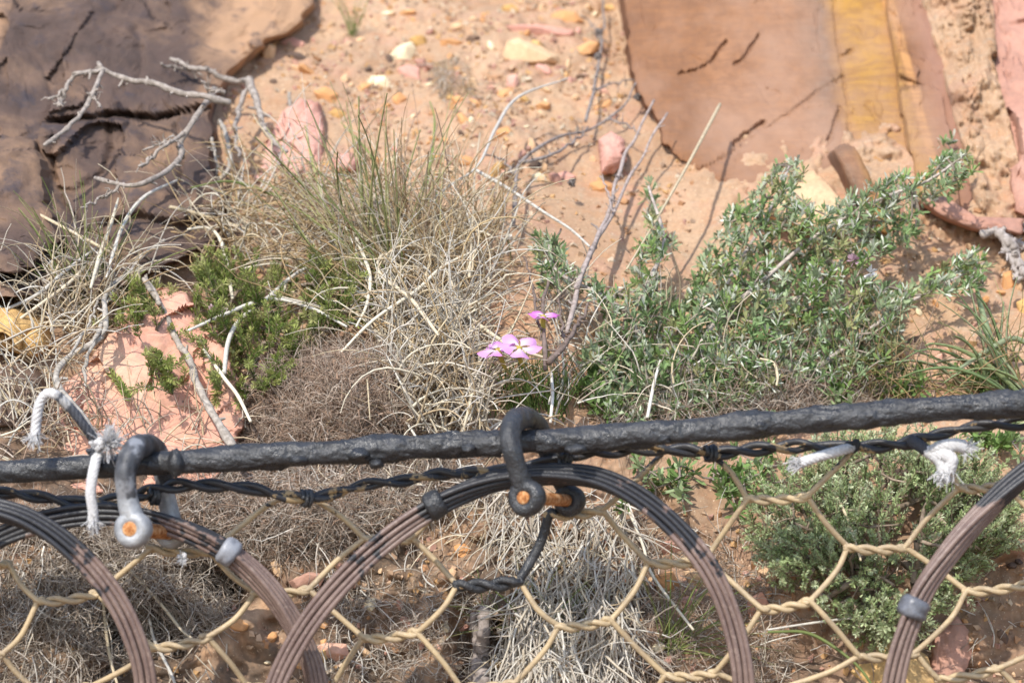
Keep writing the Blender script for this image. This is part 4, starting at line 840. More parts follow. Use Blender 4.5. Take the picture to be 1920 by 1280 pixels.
# --- matted dead straw (nobody could count it)
def mat_straw(name, label, specs, mat='straw'):
    tb = TB(4)
    for poly, n, a0, a1, L0, L1, pal, r, droop, curl, lift, fw in specs:
        x, y = sample(poly, n); g = G(x, y, .0); g = g + np.array([0, -1., .5]) * RNG.uniform(0, lift, (n, 1))
        tb.bulk(arcs(g, up_dirs(n, a0, a1, fw), RNG.uniform(L0, L1, n), RNG.uniform(.1, 1, n) * droop * 2, curl, 9, .5), taper(n, 9, RNG.uniform(*r, n) * 1.3, .3), pick(pal, n), .6)
    return tag(tb.build(name, M[mat], None, None), label, kind='stuff')
DG = [(420, 400), (520, 360), (640, 360), (800, 420), (900, 450), (940, 520), (890, 640), (880, 760), (930, 850), (760, 850), (720, 700), (600, 620), (470, 560), (380, 470)]
mat_straw('dry_grass', 'tangled bleached dry grass between the green bush and the flowers', [
    (DG, 620, -1.3, 1.3, .03, .11, STRAW + TAN + GREYSTRAW[:2], (.0005, .0012), .7, .5, .05, (-.5, .2)),
    ([(700, 600), (890, 600), (930, 850), (740, 850)], 430, -.9, .9, .04, .10, GREYSTRAW + STRAW, (.0006, .0013), .5, .4, .04, (-.4, .1)),
    ([(350, 420), (560, 380), (640, 470), (560, 560), (400, 560)], 150, -1.5, 1.5, .04, .11, STRAW + TAN, (.0005, .001), .6, .4, .05, (-.5, .2)),
    ([(700, 420), (940, 420), (960, 560), (720, 560)], 200, -1.0, 1.0, .04, .10, TAN + STRAW, (.0005, .001), .5, .35, .04, (-.5, .2)),
    ([(0, 560), (260, 480), (330, 560), (140, 700), (60, 860), (0, 860)], 210, -1.3, 1.3, .03, .10, STRAW + GREYSTRAW, (.0005, .001), .5, .45, .04, (-.4, .2)),
    ([(40, 760), (460, 800), (480, 880), (0, 880)], 200, -1.4, 1.4, .03, .08, STRAW + BROWN, (.0004, .0009), .5, .5, .02, (-.4, .2)),
    ([(1020, 560), (1400, 700), (1500, 780), (1020, 800)], 160, -1.4, 1.4, .03, .09, GREYSTRAW + STRAW, (.0004, .001), .5, .5, .03, (-.4, .2))])
HANG = [(600, 890), (940, 880), (1180, 960), (1220, 1040), (1120, 1280), (880, 1280), (960, 1100), (820, 1020), (620, 960)]
mat_straw('hanging_straw', 'bleached straw hanging down the lower bank behind the mesh', [
    ([(880, 900), (1180, 950), (1210, 1060), (1120, 1290), (920, 1290), (980, 1100)], 620, 2.4, 3.9, .03, .10, GREYSTRAW, (.0004, .001), .4, .35, .03, (-.25, .1)),
    ([(960, 1130), (1200, 1130), (1180, 1290), (900, 1290)], 260, 2.3, 4.0, .03, .09, GREYSTRAW, (.0004, .001), .4, .5, .03, (-.25, .1)),
    (HANG, 300, 0, 6.28, .02, .07, GREYSTRAW + STRAW, (.0003, .0008), .5, .6, .02, (-.3, .1)),
    ([(460, 860), (900, 860), (900, 960), (460, 1060)], 150, 2.2, 4.0, .02, .08, GREYSTRAW, (.0004, .0008), .4, .5, .02, (-.3, .1)),
    ([(0, 1000), (440, 1000), (420, 1290), (0, 1290)], 110, 2.4, 4.0, .03, .10, GREYSTRAW, (.0004, .0008), .3, .35, .02, (-.3, .1)),
    ([(600, 1060), (980, 1060), (940, 1290), (600, 1290)], 110, 0, 6.28, .02, .05, GREYSTRAW, (.0003, .0007), .4, .5, .01, (-.3, .1)),
    ([(1200, 1000), (1440, 1000), (1500, 1290), (1180, 1290)], 150, 0, 6.28, .02, .06, GREYSTRAW + BROWN, (.0003, .0007), .4, .5, .012, (-.3, .1)),
    ([(1440, 1150), (1920, 1000), (1920, 1290), (1440, 1290)], 70, 0, 6.28, .015, .05, GREYSTRAW + BROWN, (.0003, .0006), .4, .5, .01, (-.3, .1))])
# --- brown twiggy cushions
def cushion(name, label, poly, n, L0, L1, pal, r, lift, a=(-1.4, 1.4), kind=None, cat='bush', curl=.9):
    x, y = sample(poly, n, .15, 45., 3); c = np.mean(poly, 0); g = G(x, y, .0)
    e = np.clip(1 - np.hypot((x - c[0]) / (np.ptp(np.array(poly)[:, 0]) * .5), (y - c[1]) / (np.ptp(np.array(poly)[:, 1]) * .5)) ** 2, .1, 1)
    g = g + np.array([0, -1., .35]) * (RNG.uniform(0, 1, n) ** .7 * lift * e)[:, None]
    tb = TB(3); tb.bulk(arcs(g, up_dirs(n, *a, (-.9, .4)), RNG.uniform(L0, L1, n), .15, curl, 5, .6), taper(n, 5, RNG.uniform(*r, n), .5), pick(pal, n))
    ob = tb.build(name, M['bark'], None, G1(c[0], np.array(poly)[:, 1].max()))
    return tag(ob, label, None if kind else cat, None, kind)
cushion('twig_cushion', 'dense brown dead twiggy cushion bush just above the rope', [(460, 790), (500, 720), (560, 680), (640, 660), (720, 690), (790, 760), (820, 830), (800, 870), (480, 890)], 6500, .012, .034, BROWN, (.00022, .00045), .075)
cushion('twig_cushion', 'dark tangled dead twig mat below the rope between the two shackles', [(300, 900), (480, 880), (900, 860), (920, 930), (760, 1000), (560, 1060), (430, 1060), (300, 980)], 4600, .010, .034, GREYBR + BROWN, (.0002, .0005), .035, (0, 6.28))
cushion('root_mat', 'grey-brown mat of dead roots hanging on the lower left bank', [(0, 960), (200, 930), (440, 1000), (460, 1100), (420, 1180), (280, 1240), (180, 1290), (0, 1290)], 5600, .008, .030, GREYBR, (.00022, .00055), .026, (0, 6.28), None, 'roots')
cushion('twig_cushion', 'thin brown twig litter beneath the grey-green shrub', [(1150, 700), (1650, 650), (1640, 780), (1300, 850), (1100, 850)], 2200, .012, .04, BROWN + GREYBR, (.00025, .0005), .03)
cushion('root_mat', 'pale matted roots around the crumbling bank in the bottom centre', [(560, 1090), (900, 1080), (960, 1200), (940, 1290), (560, 1290)], 1500, .006, .022, GREYBR, (.0002, .0004), .010, (0, 6.28), None, 'roots')
cushion('root_mat', 'thin brown rootlets in the earth between middle ring and green shrub', [(1180, 980), (1420, 990), (1500, 1190), (1440, 1290), (1200, 1290)], 1500, .008, .03, BROWN + GREYBR, (.0002, .0004), .010, (0, 6.28), None, 'roots')
cushion('root_mat', 'dry grey fibres hanging over the dark hole in the upper earth slope', [(810, 120), (850, 100), (880, 130), (900, 200), (860, 160), (830, 200)], 420, .012, .03, GREYBR + TAN, (.0002, .0005), .02, (2.2, 4.0), None, 'roots', .3)

# --- skeleton growing towards given points
def grow(roots, tips, wig=.12):
    """twigs that reach every tip from the nearest wood already there; returns segments [(parent, point)] and counts"""
    nodes = [np.array(r) for r in roots]; par = [-1] * len(nodes); order = np.argsort([min(np.linalg.norm(t - r) for r in roots) for t in tips]); tipn = {}
    for i in order:
        A = np.array(nodes); dd = np.linalg.norm(A - tips[i], axis=1); j = int(np.argmin(dd)); d = dd[j]
        k = max(1, int(d / .012)); last = j; a = nodes[j]
        for q in range(1, k + 1):
            f = q / k; p = a + (tips[i] - a) * f + (RNG.normal(size=3) * d * wig * .25 if q < k else 0) + np.array([0, 0, -.12 * d * math.sin(f * np.pi)])
            nodes.append(p); par.append(last); last = len(nodes) - 1
        tipn[int(i)] = last
    cnt = np.zeros(len(nodes))
    for t in tipn.values():
        while t >= 0: cnt[t] += 1; t = par[t]
    return nodes, par, cnt, tipn
def wood(tb, nodes, par, cnt, r0=.0005, pw=.42, col=BARK):
    I = [i for i in range(len(nodes)) if par[i] >= 0]
    if not I: return
    A = np.array([nodes[par[i]] for i in I]); B = np.array([nodes[i] for i in I]); ra = r0 * np.maximum(cnt[[par[i] for i in I]], 1) ** pw; rb = r0 * np.maximum(cnt[I], 1) ** pw
    ra = np.minimum(ra, rb * 1.6)
    Pm = np.stack([A - (B - A) * .08, (A + B) / 2, B + (B - A) * .08], 1); tb.bulk(Pm, np.stack([ra, (ra + rb) / 2, rb], 1), pick([col, np.array(col) * .75, np.array(col) * 1.25], len(I)))

# --- large grey-green shrub on the right
SHR = [(1000, 440), (1040, 436), (1056, 480), (1075, 505), (1150, 545), (1195, 500), (1192, 470), (1212, 440), (1206, 345), (1226, 340), (1234, 400), (1266, 445), (1236, 480), (1240, 540), (1288, 560), (1310, 490), (1345, 430), (1380, 372), (1430, 350), (1462, 300), (1500, 288), (1516, 320), (1490, 356), (1530, 396), (1600, 362), (1680, 322), (1738, 340), (1766, 262), (1790, 258), (1832, 318), (1800, 352), (1740, 372), (1724, 440), (1640, 480), (1610, 520), (1690, 545), (1760, 500), (1830, 470), (1866, 488), (1842, 540), (1760, 548), (1690, 580), (1690, 650), (1600, 720), (1500, 700), (1420, 740), (1300, 770), (1180, 790), (1120, 750), (1100, 650), (1130, 600), (1110, 550), (1010, 530)]
def lift_shr(x, y): return np.clip(.03 + .10 * (760 - y) / 400, .02, .14)
sh = thing('shrub', G1(1330, 775), 'large grey-green shrub with small tufted leaves on the right', 'shrub')
x, y = sample(SHR, 2600, mind=11.5); n = len(x)
tips = G(x, y, 0); tips = tips + np.array([0, -1., .0]) * (lift_shr(x, y) * RNG.uniform(.35, 1.25, n))[:, None]
tips = P(0, 0, 1) * 0 + np.stack([(x - 960) * K * (tips[:, 1] - CAMY), tips[:, 1], (640 - y) * K * (tips[:, 1] - CAMY)], -1)
def gl(pts, h): return cr([G1(a, b, q) for (a, b), q in zip(pts, np.linspace(h[0], h[1], len(pts)))], 26)
stems = [gl([(1290, 690), (1340, 605), (1420, 535), (1530, 442), (1640, 378), (1738, 340), (1785, 308)], (.03, .155)), gl([(1430, 770), (1510, 705), (1600, 640), (1700, 570), (1850, 492)], (.01, .08)), gl([(1360, 690), (1440, 600), (1545, 520), (1640, 425)], (.01, .06)),
         gl([(1190, 800), (1200, 700), (1190, 610), (1140, 560), (1045, 510), (1028, 452)], (.01, .1)), gl([(1200, 650), (1212, 540), (1245, 455), (1216, 350)], (.03, .12)), gl([(1300, 770), (1320, 640), (1370, 520), (1430, 420), (1480, 312)], (.01, .09)), gl([(1250, 790), (1290, 690), (1310, 620)], (.01, .03))]
nodes, par, cnt, tipn = grow(np.vstack(stems), tips)
tb = TB(6)
for q in stems: tb.add(q, [.0025, .0021, .0017, .0012], None, (.50, .43, .38))
tb.build('stem', M['bark'], sh)
tb = TB(4); wood(tb, nodes, par, cnt, .00055, .4, (.30, .25, .2)); tb.build('twig_mass', M['bark'], sh)
def tufts(pos, axis, nl, L, W, pal, spread=.75, tipw=.0):
    n = len(pos); lb = LB(); m = n * nl; b = np.repeat(pos, nl, 0); ax = np.repeat(nrm(axis), nl, 0)
    d = nrm(ax * RNG.uniform(.25, 1.1, (m, 1)) + RNG.normal(size=(m, 3)) * spread)
    tc = pick(pal, n, .15)
    lb.add(b - ax * RNG.uniform(0, .009, (m, 1)), d, RNG.uniform(.6, 1.15, m) * L, W * RNG.uniform(.7, 1.2, m), np.repeat(tc, nl, 0) * RNG.uniform(.75, 1.25, (m, 1)), .3, .12); return lb
root = G1(1330, 775, .02)
LEAFG = [(.235, .315, .16), (.285, .35, .20), (.19, .275, .115), (.34, .40, .25), (.16, .24, .09), (.21, .30, .10), (.30, .31, .14)]
tufts(tips, (tips - root) * np.array([1, 1, 1]) + np.array([0, -.05, .08]), 19, .0100, .00120, np.array(LEAFG) * 1.08).build('leaf_mass', M['leaf'], sh)
k = RNG.random(n) < .5
hl = np.array([(.52, .55, .44), (.58, .60, .50)])
tufts(tips[k] + np.array([0, -.002, .002]), (tips[k] - root) + np.array([0, -.05, .1]), 6, .0092, .0010, hl, .6).build('pale_leaf_mass', M['leaf'], sh)
# small sprigs of the same kind along the rope
for (cx, cy, rx, ry, m, lab) in [(1280, 890, 140, 60, 14, 'green leafy sprigs below the rope right of the middle shackle'), (1690, 715, 50, 24, 16, 'small leafy green sprig just above the rope under the shrub'), (1840, 710, 40, 24, 12, 'small grey-green sprig beside the right grass tuft'), (1560, 745, 40, 14, 10, 'pale grey-green sprig peeping over the rope on the right'), (1860, 830, 60, 30, 16, 'green leafy sprigs below the rope at the right edge'), (1400, 900, 60, 60, 22, 'leafy green sprigs left of the fine-leaved shrub below the rope'), (1330, 735, 140, 44, 44, 'broad band of leafy green sprigs between rope and grey-green shrub'), (1230, 905, 120, 60, 9, 'low leafy green sprigs under the lacing cable'), (1130, 720, 60, 60, 44, 'dense green leafy sprigs between the flowers and the grey-green shrub')]:
    t = thing('leafy_sprig', G1(cx, cy + ry), lab, 'plant'); q = RNG.normal(size=(m, 2)) * .5; px = cx + q[:, 0] * rx; py = cy + q[:, 1] * ry
    tp = G(px, py, 0) + np.array([0, -1., .2]) * RNG.uniform(.008, .03, (m, 1)); r0 = G1(cx, cy + ry * .8)
    nd, pr, cn, _ = grow([r0], tp); tb = TB(4); wood(tb, nd, pr, cn, .0005, .35); tb.build('twig_mass', M['bark'], t)
    tufts(tp, (tp - r0) + np.array([0, -.03, .03]), 18, .0115, .0015, [(.19, .29, .09), (.24, .34, .13), (.15, .24, .07), (.31, .39, .20)]).build('leaf_mass', M['leaf'], t)

# --- needle-leaved shoots (heath bush on the left, fine green shrub lower right)
def shoots(base, d, L, nn, nl, nw, pal, tippal, curl=.3, seg=7, angle=.9):
    """short stems set all round with needles; returns wood and needles"""
    n = len(base); A = arcs(base, d, L, .05, curl, seg); tb = TB(4); tb.bulk(A, taper(n, seg, np.full(n, .0005), .5), pick([(.22, .17, .11), (.30, .24, .15)], n))
    lb = LB(); u = RNG.uniform(.05, 1, (n, nn)) * (seg - 1.001); i = u.astype(int); f = (u - i)[..., None]; rows = np.arange(n)[:, None]
    p = A[rows, i] * (1 - f) + A[rows, i + 1] * f; t = nrm(A[rows, i + 1] - A[rows, i]); rd = RNG.normal(size=(n, nn, 3)); rd = nrm(rd - t * (rd * t).sum(-1, keepdims=True))
    dd = t * RNG.uniform(.45, 1.1, (n, nn, 1)) + rd * angle; w_ = (u / (seg - 1))[..., None] ** 1.5; c = pick(pal, n)[:, None] * (1 - w_) + pick(tippal, n)[:, None] * w_; c = c * RNG.uniform(.75, 1.2, (n, nn, 1))
    lb.add(p.reshape(-1, 3), dd.reshape(-1, 3), np.repeat(RNG.uniform(.8, 1.2, n), nn) * nl, nw, c.reshape(-1, 3), .2, .1); return tb, lb
def needle_bush(name, label, root_px, poly, n, L, nn, nl, nw, pal, tippal, lift, centre, mind=0, zup=.5):
    x, y = sample(poly, n, .1, 70., 8, mind); n = len(x); b = G(x, y, 0); b = b + np.array([0, -1., .15]) * (RNG.uniform(.2, 1, n) * lift)[:, None]
    c = G1(*centre); t = thing(name, G1(*root_px), label, 'bush'); dr = nrm(b - c) + np.array([0, -.45, zup]) + RNG.normal(size=(n, 3)) * .35
    r0 = G1(*root_px); nd, pr, cn, _ = grow([r0, (r0 + c) / 2 + np.array([0, -lift * .3, 0])], b, .2); tw = TB(5); wood(tw, nd, pr, cn, .0005, .38, (.27, .21, .16)); tw.build('branch_mass', M['bark'], t)
    tb, lb = shoots(b, dr, RNG.uniform(.6, 1.2, n) * L, nn, nl, nw, pal, tippal); tb.build('twig_mass', M['bark'], t); lb.build('needle_mass', M['leaf'], t); return t
HP = [(.13, .20, .045), (.09, .16, .035), (.18, .25, .06)]; HT = [(.38, .40, .13), (.33, .37, .11), (.43, .42, .17)]
needle_bush('heath_bush', 'bright yellow-green needle-leaved bush behind the dry stems left of centre', (480, 770), [(380, 560), (450, 520), (540, 540), (640, 540), (690, 570), (640, 640), (560, 700), (520, 770), (430, 770), (400, 700), (360, 640)], 215, .030, 84, .0055, .00052, HP, HT, .075, (500, 700))
needle_bush('heath_bush', 'small yellow-green needle-leaved bush on the salmon-pink rock', (330, 740), [(235, 590), (300, 575), (340, 610), (330, 690), (340, 760), (300, 740), (250, 660)], 62, .032, 84, .0055, .00055, HP, HT, .06, (320, 720))
for k, (pts, lab) in enumerate([([(245, 755), (232, 725), (218, 690)], 'single upright yellow-green needle shoot in front of the salmon-pink rock'), ([(300, 640), (265, 605), (232, 590)], 'yellow-green needle shoot pointing left over the salmon-pink rock'), ([(300, 690), (275, 655), (250, 640)], 'green needle shoot just under the left-pointing one')]):
    A = np.array([G1(a, b, .045) for a, b in pts]); t = thing('heath_shoot', A[0], lab, 'shoot'); tb, lb = shoots(A[:1], (A[-1] - A[0])[None], np.array([np.linalg.norm(A[-1] - A[0])]), 220, .0062, .0007, HP, HT, .1); tb.build('stem', M['bark'], t); lb.build('needle_mass', M['leaf'], t)
LP_ = [(.32, .40, .18), (.25, .34, .13), (.38, .44, .24)]; LT_ = [(.50, .57, .32), (.57, .61, .40), (.42, .51, .24)]
needle_bush('fine_shrub', 'fine-leaved green shrub filling the mesh openings at the lower right', (1620, 1200), [(1400, 980), (1440, 900), (1520, 860), (1620, 845), (1740, 850), (1820, 890), (1885, 950), (1870, 1040), (1800, 1090), (1730, 1160), (1650, 1210), (1570, 1180), (1500, 1120), (1430, 1060)], 1150, .025, 50, .0038, .00052, LP_, LT_, .06, (1630, 1090), 0, .6)
needle_bush('fine_shrub', 'small patch of fine green needles between big shrub and right grass tuft', (1650, 700), [(1590, 620), (1670, 640), (1680, 690), (1620, 710)], 26, .02, 40, .0035, .00045, HP, HT, .04, (1640, 690))

# --- dead branches
def branch(label, lines, off, col=(.36, .31, .27), knobs=14, name='dead_branch', rb=6):
    """lines: list of (pixels, radius at start, radius at end in pixels)"""
    base = G1(*lines[0][0][0], off); t = thing(name, base, label, 'branch')
    for k, (pts, r0, r1) in enumerate(lines):
        p = cr([G1(a, b, off + .012 * math.sin(i * 1.3 + k)) for i, (a, b) in enumerate(pts)], 36); u = np.linspace(0, 4, 36)
        p = p + .0016 * np.stack([vn(u * 3, u * 0 + k, s=q) for q in (1, 2, 3)], -1)
        rad = np.linspace(r0, r1, 36) * K * 2.6 * (1 + .18 * vn(u * 5, u * 0 + 3 * k, s=5)); tb = TB(8); tb.add(p, rad, None, col)
        m = knobs; i = RNG.integers(3, 35, m); d = nrm(RNG.normal(size=(m, 3))); L = RNG.uniform(.002, .009, m)[:, None]
        tk = TB(5); tk.bulk(np.stack([p[i], p[i] + d * L * .6, p[i] + d * L + RNG.normal(size=(m, 3)) * .0015], 1), np.stack([rad[i] * .6, rad[i] * .5, rad[i] * .35], 1), np.array(col))
        ob = tb.build('main_branch' if k == 0 else 'side_branch', M['bark'], t); tk.build('stub_mass', M['bark'], ob)
    return t
branch('grey knobbly dead branch reaching left across the dark rock', [([(430, 190), (385, 182), (340, 172), (270, 155), (200, 134), (182, 120)], 7, 4.5), ([(196, 132), (150, 136), (132, 150), (122, 170), (88, 188)], 5, 3), ([(190, 136), (178, 170), (160, 202), (132, 236), (86, 272)], 5, 4), ([(124, 170), (116, 186), (112, 200)], 4, 3), ([(172, 176), (190, 200)], 3, 2), ([(420, 175), (392, 168), (380, 150)], 4, 2)], .175)
branch('pale grey dead branch curving down past the pink rock', [([(318, 108), (350, 122), (392, 136), (440, 150), (472, 156)], 4, 6), ([(468, 150), (482, 190), (494, 236), (520, 272), (535, 286)], 8, 4), ([(300, 122), (340, 130), (372, 134)], 3, 4), ([(468, 162), (450, 200), (442, 250), (450, 296)], 5, 3)], .10)
branch('grey dead branch hanging below the first one with crooked twigs', [([(400, 165), (380, 200), (352, 240), (340, 262), (340, 290), (322, 314), (272, 340), (226, 346), (176, 336)], 7, 4), ([(345, 250), (310, 272), (286, 296), (258, 314)], 4, 3), ([(330, 262), (296, 272), (270, 282)], 3, 2), ([(232, 346), (190, 372), (154, 392)], 3, 2)], .15)
branch('thin grey dead roots dangling left of the pink rock', [([(410, 225), (428, 268), (428, 318), (400, 345), (386, 372), (384, 402)], 5, 4), ([(398, 260), (406, 300), (404, 330)], 3, 2.5), ([(540, 176), (545, 196), (532, 228)], 4, 3.5)], .04, (.40, .36, .31), 5)
branch('blurred thin grey dead shrub on the earth slope left of the slab', [([(960, 420), (966, 340), (978, 300), (1040, 262), (1110, 240), (1160, 205), (1190, 165), (1196, 146)], 4.5, 1.8), ([(975, 305), (1030, 290), (1075, 268), (1100, 240)], 3.5, 2), ([(1095, 230), (1112, 180), (1122, 120), (1132, 40), (1128, -20)], 4, 2), ([(1110, 170), (1140, 160), (1196, 148)], 2.5, 1.5), ([(1128, 80), (1105, 40), (1090, 30)], 2, 1.5), ([(966, 330), (940, 298), (910, 288)], 3, 1.5), ([(1140, 222), (1170, 232), (1200, 250)], 2, 1.5)], .05, (.28, .24, .22), 12)
branch('upright pale dead stems rising left of the vertical green sprig', [([(1060, 620), (1088, 520), (1120, 450), (1150, 400), (1182, 330), (1216, 272), (1250, 214)], 4.5, 2.2), ([(1082, 540), (1112, 460), (1142, 395), (1160, 330), (1188, 260), (1224, 190)], 5, 2.5), ([(1150, 400), (1142, 370), (1128, 330)], 2.5, 1.5)], .08, (.40, .33, .30), 10)
branch('dark brown thorny twigs standing beside the pink flowers', [([(1020, 690), (1018, 620), (1020, 560), (1036, 500), (1050, 432)], 4, 2), ([(1030, 680), (1062, 640), (1090, 600), (1100, 570)], 5, 2.5), ([(1012, 620), (998, 540), (984, 480)], 3, 1.5), ([(1060, 640), (1050, 580), (1052, 540)], 3, 1.5)], .09, (.20, .15, .13), 14)
branch('thick grey weathered stem in front of the small yellow-green bush', [([(445, 850), (405, 790), (372, 720), (345, 660), (320, 610), (298, 565), (266, 524)], 8, 4.5), ([(300, 570), (290, 545), (270, 520)], 4, 3)], .07, (.42, .37, .32), 4)
branch('forked grey stem behind the string tie on the left', [([(190, 840), (150, 780), (112, 730), (106, 694), (130, 668), (190, 634), (196, 600), (196, 560), (215, 530), (250, 500), (306, 452)], 7, 3), ([(195, 600), (176, 640), (160, 690), (158, 730)], 4, 2.5), ([(130, 668), (160, 620), (185, 560)], 3, 2)], .07, (.44, .40, .35), 4)
branch('grey fibrous dead root at the right edge under the red slab', [([(1850, 432), (1880, 440), (1900, 470), (1925, 520)], 11, 9), ([(1842, 440), (1870, 428), (1930, 424)], 8, 8), ([(1880, 450), (1896, 490), (1912, 530)], 6, 4), ([(1890, 440), (1915, 460), (1940, 470)], 6, 5)], .02, (.42, .37, .34), 24, 'dead_root')
branch('grey weathered wooden stub upright in the bottom bank', [([(905, 1135), (906, 1180), (904, 1230), (905, 1290)], 11, 14), ([(890, 1150), (893, 1220), (890, 1290)], 6, 7)], .012, (.33, .28, .25), 8, 'wood_stub')

# --- single straws that stand out
ST = [
 ([(890, 318), (950, 352), (1020, 398), (1070, 430), (1105, 462)], [4, 4, 3.5, 3, 2.5], 'thick cream straw slanting down right from the kink above the dry grass', .10),
 ([(760, 420), (840, 350), (895, 312), (930, 240), (972, 182), (1065, 147)], [2, 2.5, 3, 4, 3.5, 1.5], 'bent cream straw rising to the upper right over the earth slope', .12),
 ([(1175, 505), (1220, 430), (1262, 358), (1300, 290), (1350, 196)], [2, 2.5, 3, 4, 4], 'cream straw standing in front of the orange slab', .12),
 ([(318, 388), (360, 398), (410, 414), (470, 432)], [4.5, 4.5, 4, 3], 'broad cream straw lying left of the central grass tuft', .07),
 ([(-20, 352), (60, 395), (130, 432), (205, 472)], [2, 3, 3.5, 3.5], 'pale straw slanting across the dark rock at the left edge', .08),
 ([(332, 338), (272, 368), (236, 412), (215, 466), (200, 520)], [2.5, 4, 4, 4, 3], 'tan straw curving up to the right before the dark rock', .08),
 ([(222, 372), (208, 420), (190, 470), (170, 540)], [2, 4, 5, 3], 'short wide tan blade before the dark rock', .08),
 ([(0, 585), (70, 552), (120, 510), (180, 465)], [3, 4, 4, 2.5], 'pale straw at the left edge above the ochre rock', .06),
 ([(20, 610), (90, 560), (130, 530), (160, 500)], [3, 3.5, 4, 3], 'second pale straw at the left edge running to the left grass tuft', .06),
 ([(382, 655), (420, 708), (446, 742), (470, 790)], [3, 4, 4, 3], 'cream stem slanting down before the yellow-green bush', .08),
 ([(664, 440), (682, 480), (694, 520), (688, 570), (668, 612)], [3.5, 4, 4, 3.5, 2], 'curved cream straw bowed like a bracket in the dry grass', .10),
 ([(738, 476), (716, 478), (708, 498), (720, 522), (770, 560), (822, 628)], [2.5, 3.5, 4, 4, 4.5, 3], 'hooked cream straw with a curled tip in the dry grass', .11),
 ([(352, 620), (420, 590), (480, 566), (530, 562), (590, 580), (650, 612)], [3, 4, 4.5, 4, 3.5, 2.5], 'long low arching straw over the yellow-green bush', .09),
 ([(420, 700), (428, 640), (450, 600), (500, 560), (560, 510), (620, 488), (700, 480)], [5, 5, 5, 4.5, 4, 3.5, 2.5], 'long grey stem sweeping up right over the yellow-green bush', .08),
 ([(352, 430), (392, 428), (414, 452), (426, 500), (436, 560)], [2.5, 3.5, 5, 4.5, 3.5], 'grey hooked stem left of the central grass tuft', .08),
 ([(640, 660), (700, 600), (780, 545), (830, 500), (890, 470)], [2.5, 3.5, 4, 3.5, 2.5], 'straw slanting up right across the dry grass', .10),
 ([(850, 570), (900, 610), (960, 650), (1020, 670)], [3, 4, 4.5, 3], 'thick grey straw slanting down to the pink flowers', .07),
 ([(840, 520), (880, 590), (900, 660), (880, 760), (862, 830)], [2, 3, 3.5, 3, 2.5], 'long bent straw in the dry grass before the flowers', .06),
 ([(1034, 700), (1036, 740), (1032, 792)], [3, 3.5, 3], 'short white straw upright behind the middle shackle', .05),
 ([(1238, 676), (1226, 720), (1214, 782)], [2.5, 3.5, 3.5], 'cream straw upright above the rope under the shrub', .06),
 ([(1425, 672), (1450, 680), (1458, 705), (1456, 722)], [2, 3, 3, 2], 'small curled cream straw under the shrub', .06),
 ([(900, 250), (890, 330), (886, 420), (880, 520)], [1.5, 2, 2.5, 3], 'thin upright straw above the dry grass', .1),
 ([(280, 1160), (290, 1200), (320, 1260), (330, 1290)], [3, 3.5, 3, 3], 'white straw hanging across the lower left roots', .03),
 ([(190, 1080), (196, 1160), (206, 1230), (222, 1290)], [2.5, 3.5, 3, 2.5], 'white straw hanging beside the lower end of the left ring', .03),
 ([(240, 1065), (300, 1130), (340, 1180), (360, 1196)], [2.5, 3, 3, 2.5], 'white straw slanting across the hollow between the left rings', .03),
 ([(1180, 960), (1205, 1020), (1225, 1080), (1300, 1180)], [2.5, 3, 3, 2.5], 'long pale straw slanting down inside the middle ring', .03),
 ([(1570, 930), (1590, 975), (1608, 1030), (1614, 1050)], [2, 3, 2.5, 2], 'white straw hanging in front of the fine-leaved shrub', .07),
 ([(1440, 1180), (1540, 1165), (1670, 1150)], [2, 2.5, 3], 'long straw lying level behind the clamp of the right ring', .04),
 ([(1440, 1184), (1520, 1188), (1600, 1240), (1640, 1290)], [2.5, 3.5, 3, 2.5], 'bent green straw below the fine-leaved shrub', .04)]
for k, (pts, r, lab, off) in enumerate(ST):
    stalk(pts, np.array(r) * .9, lab, 'dry_straw', 'straw', (.17, .21, .07) if 'green' in lab and 'bent' in lab else pick(STRAW[:3] + GREYSTRAW[:1], 1)[0], off)

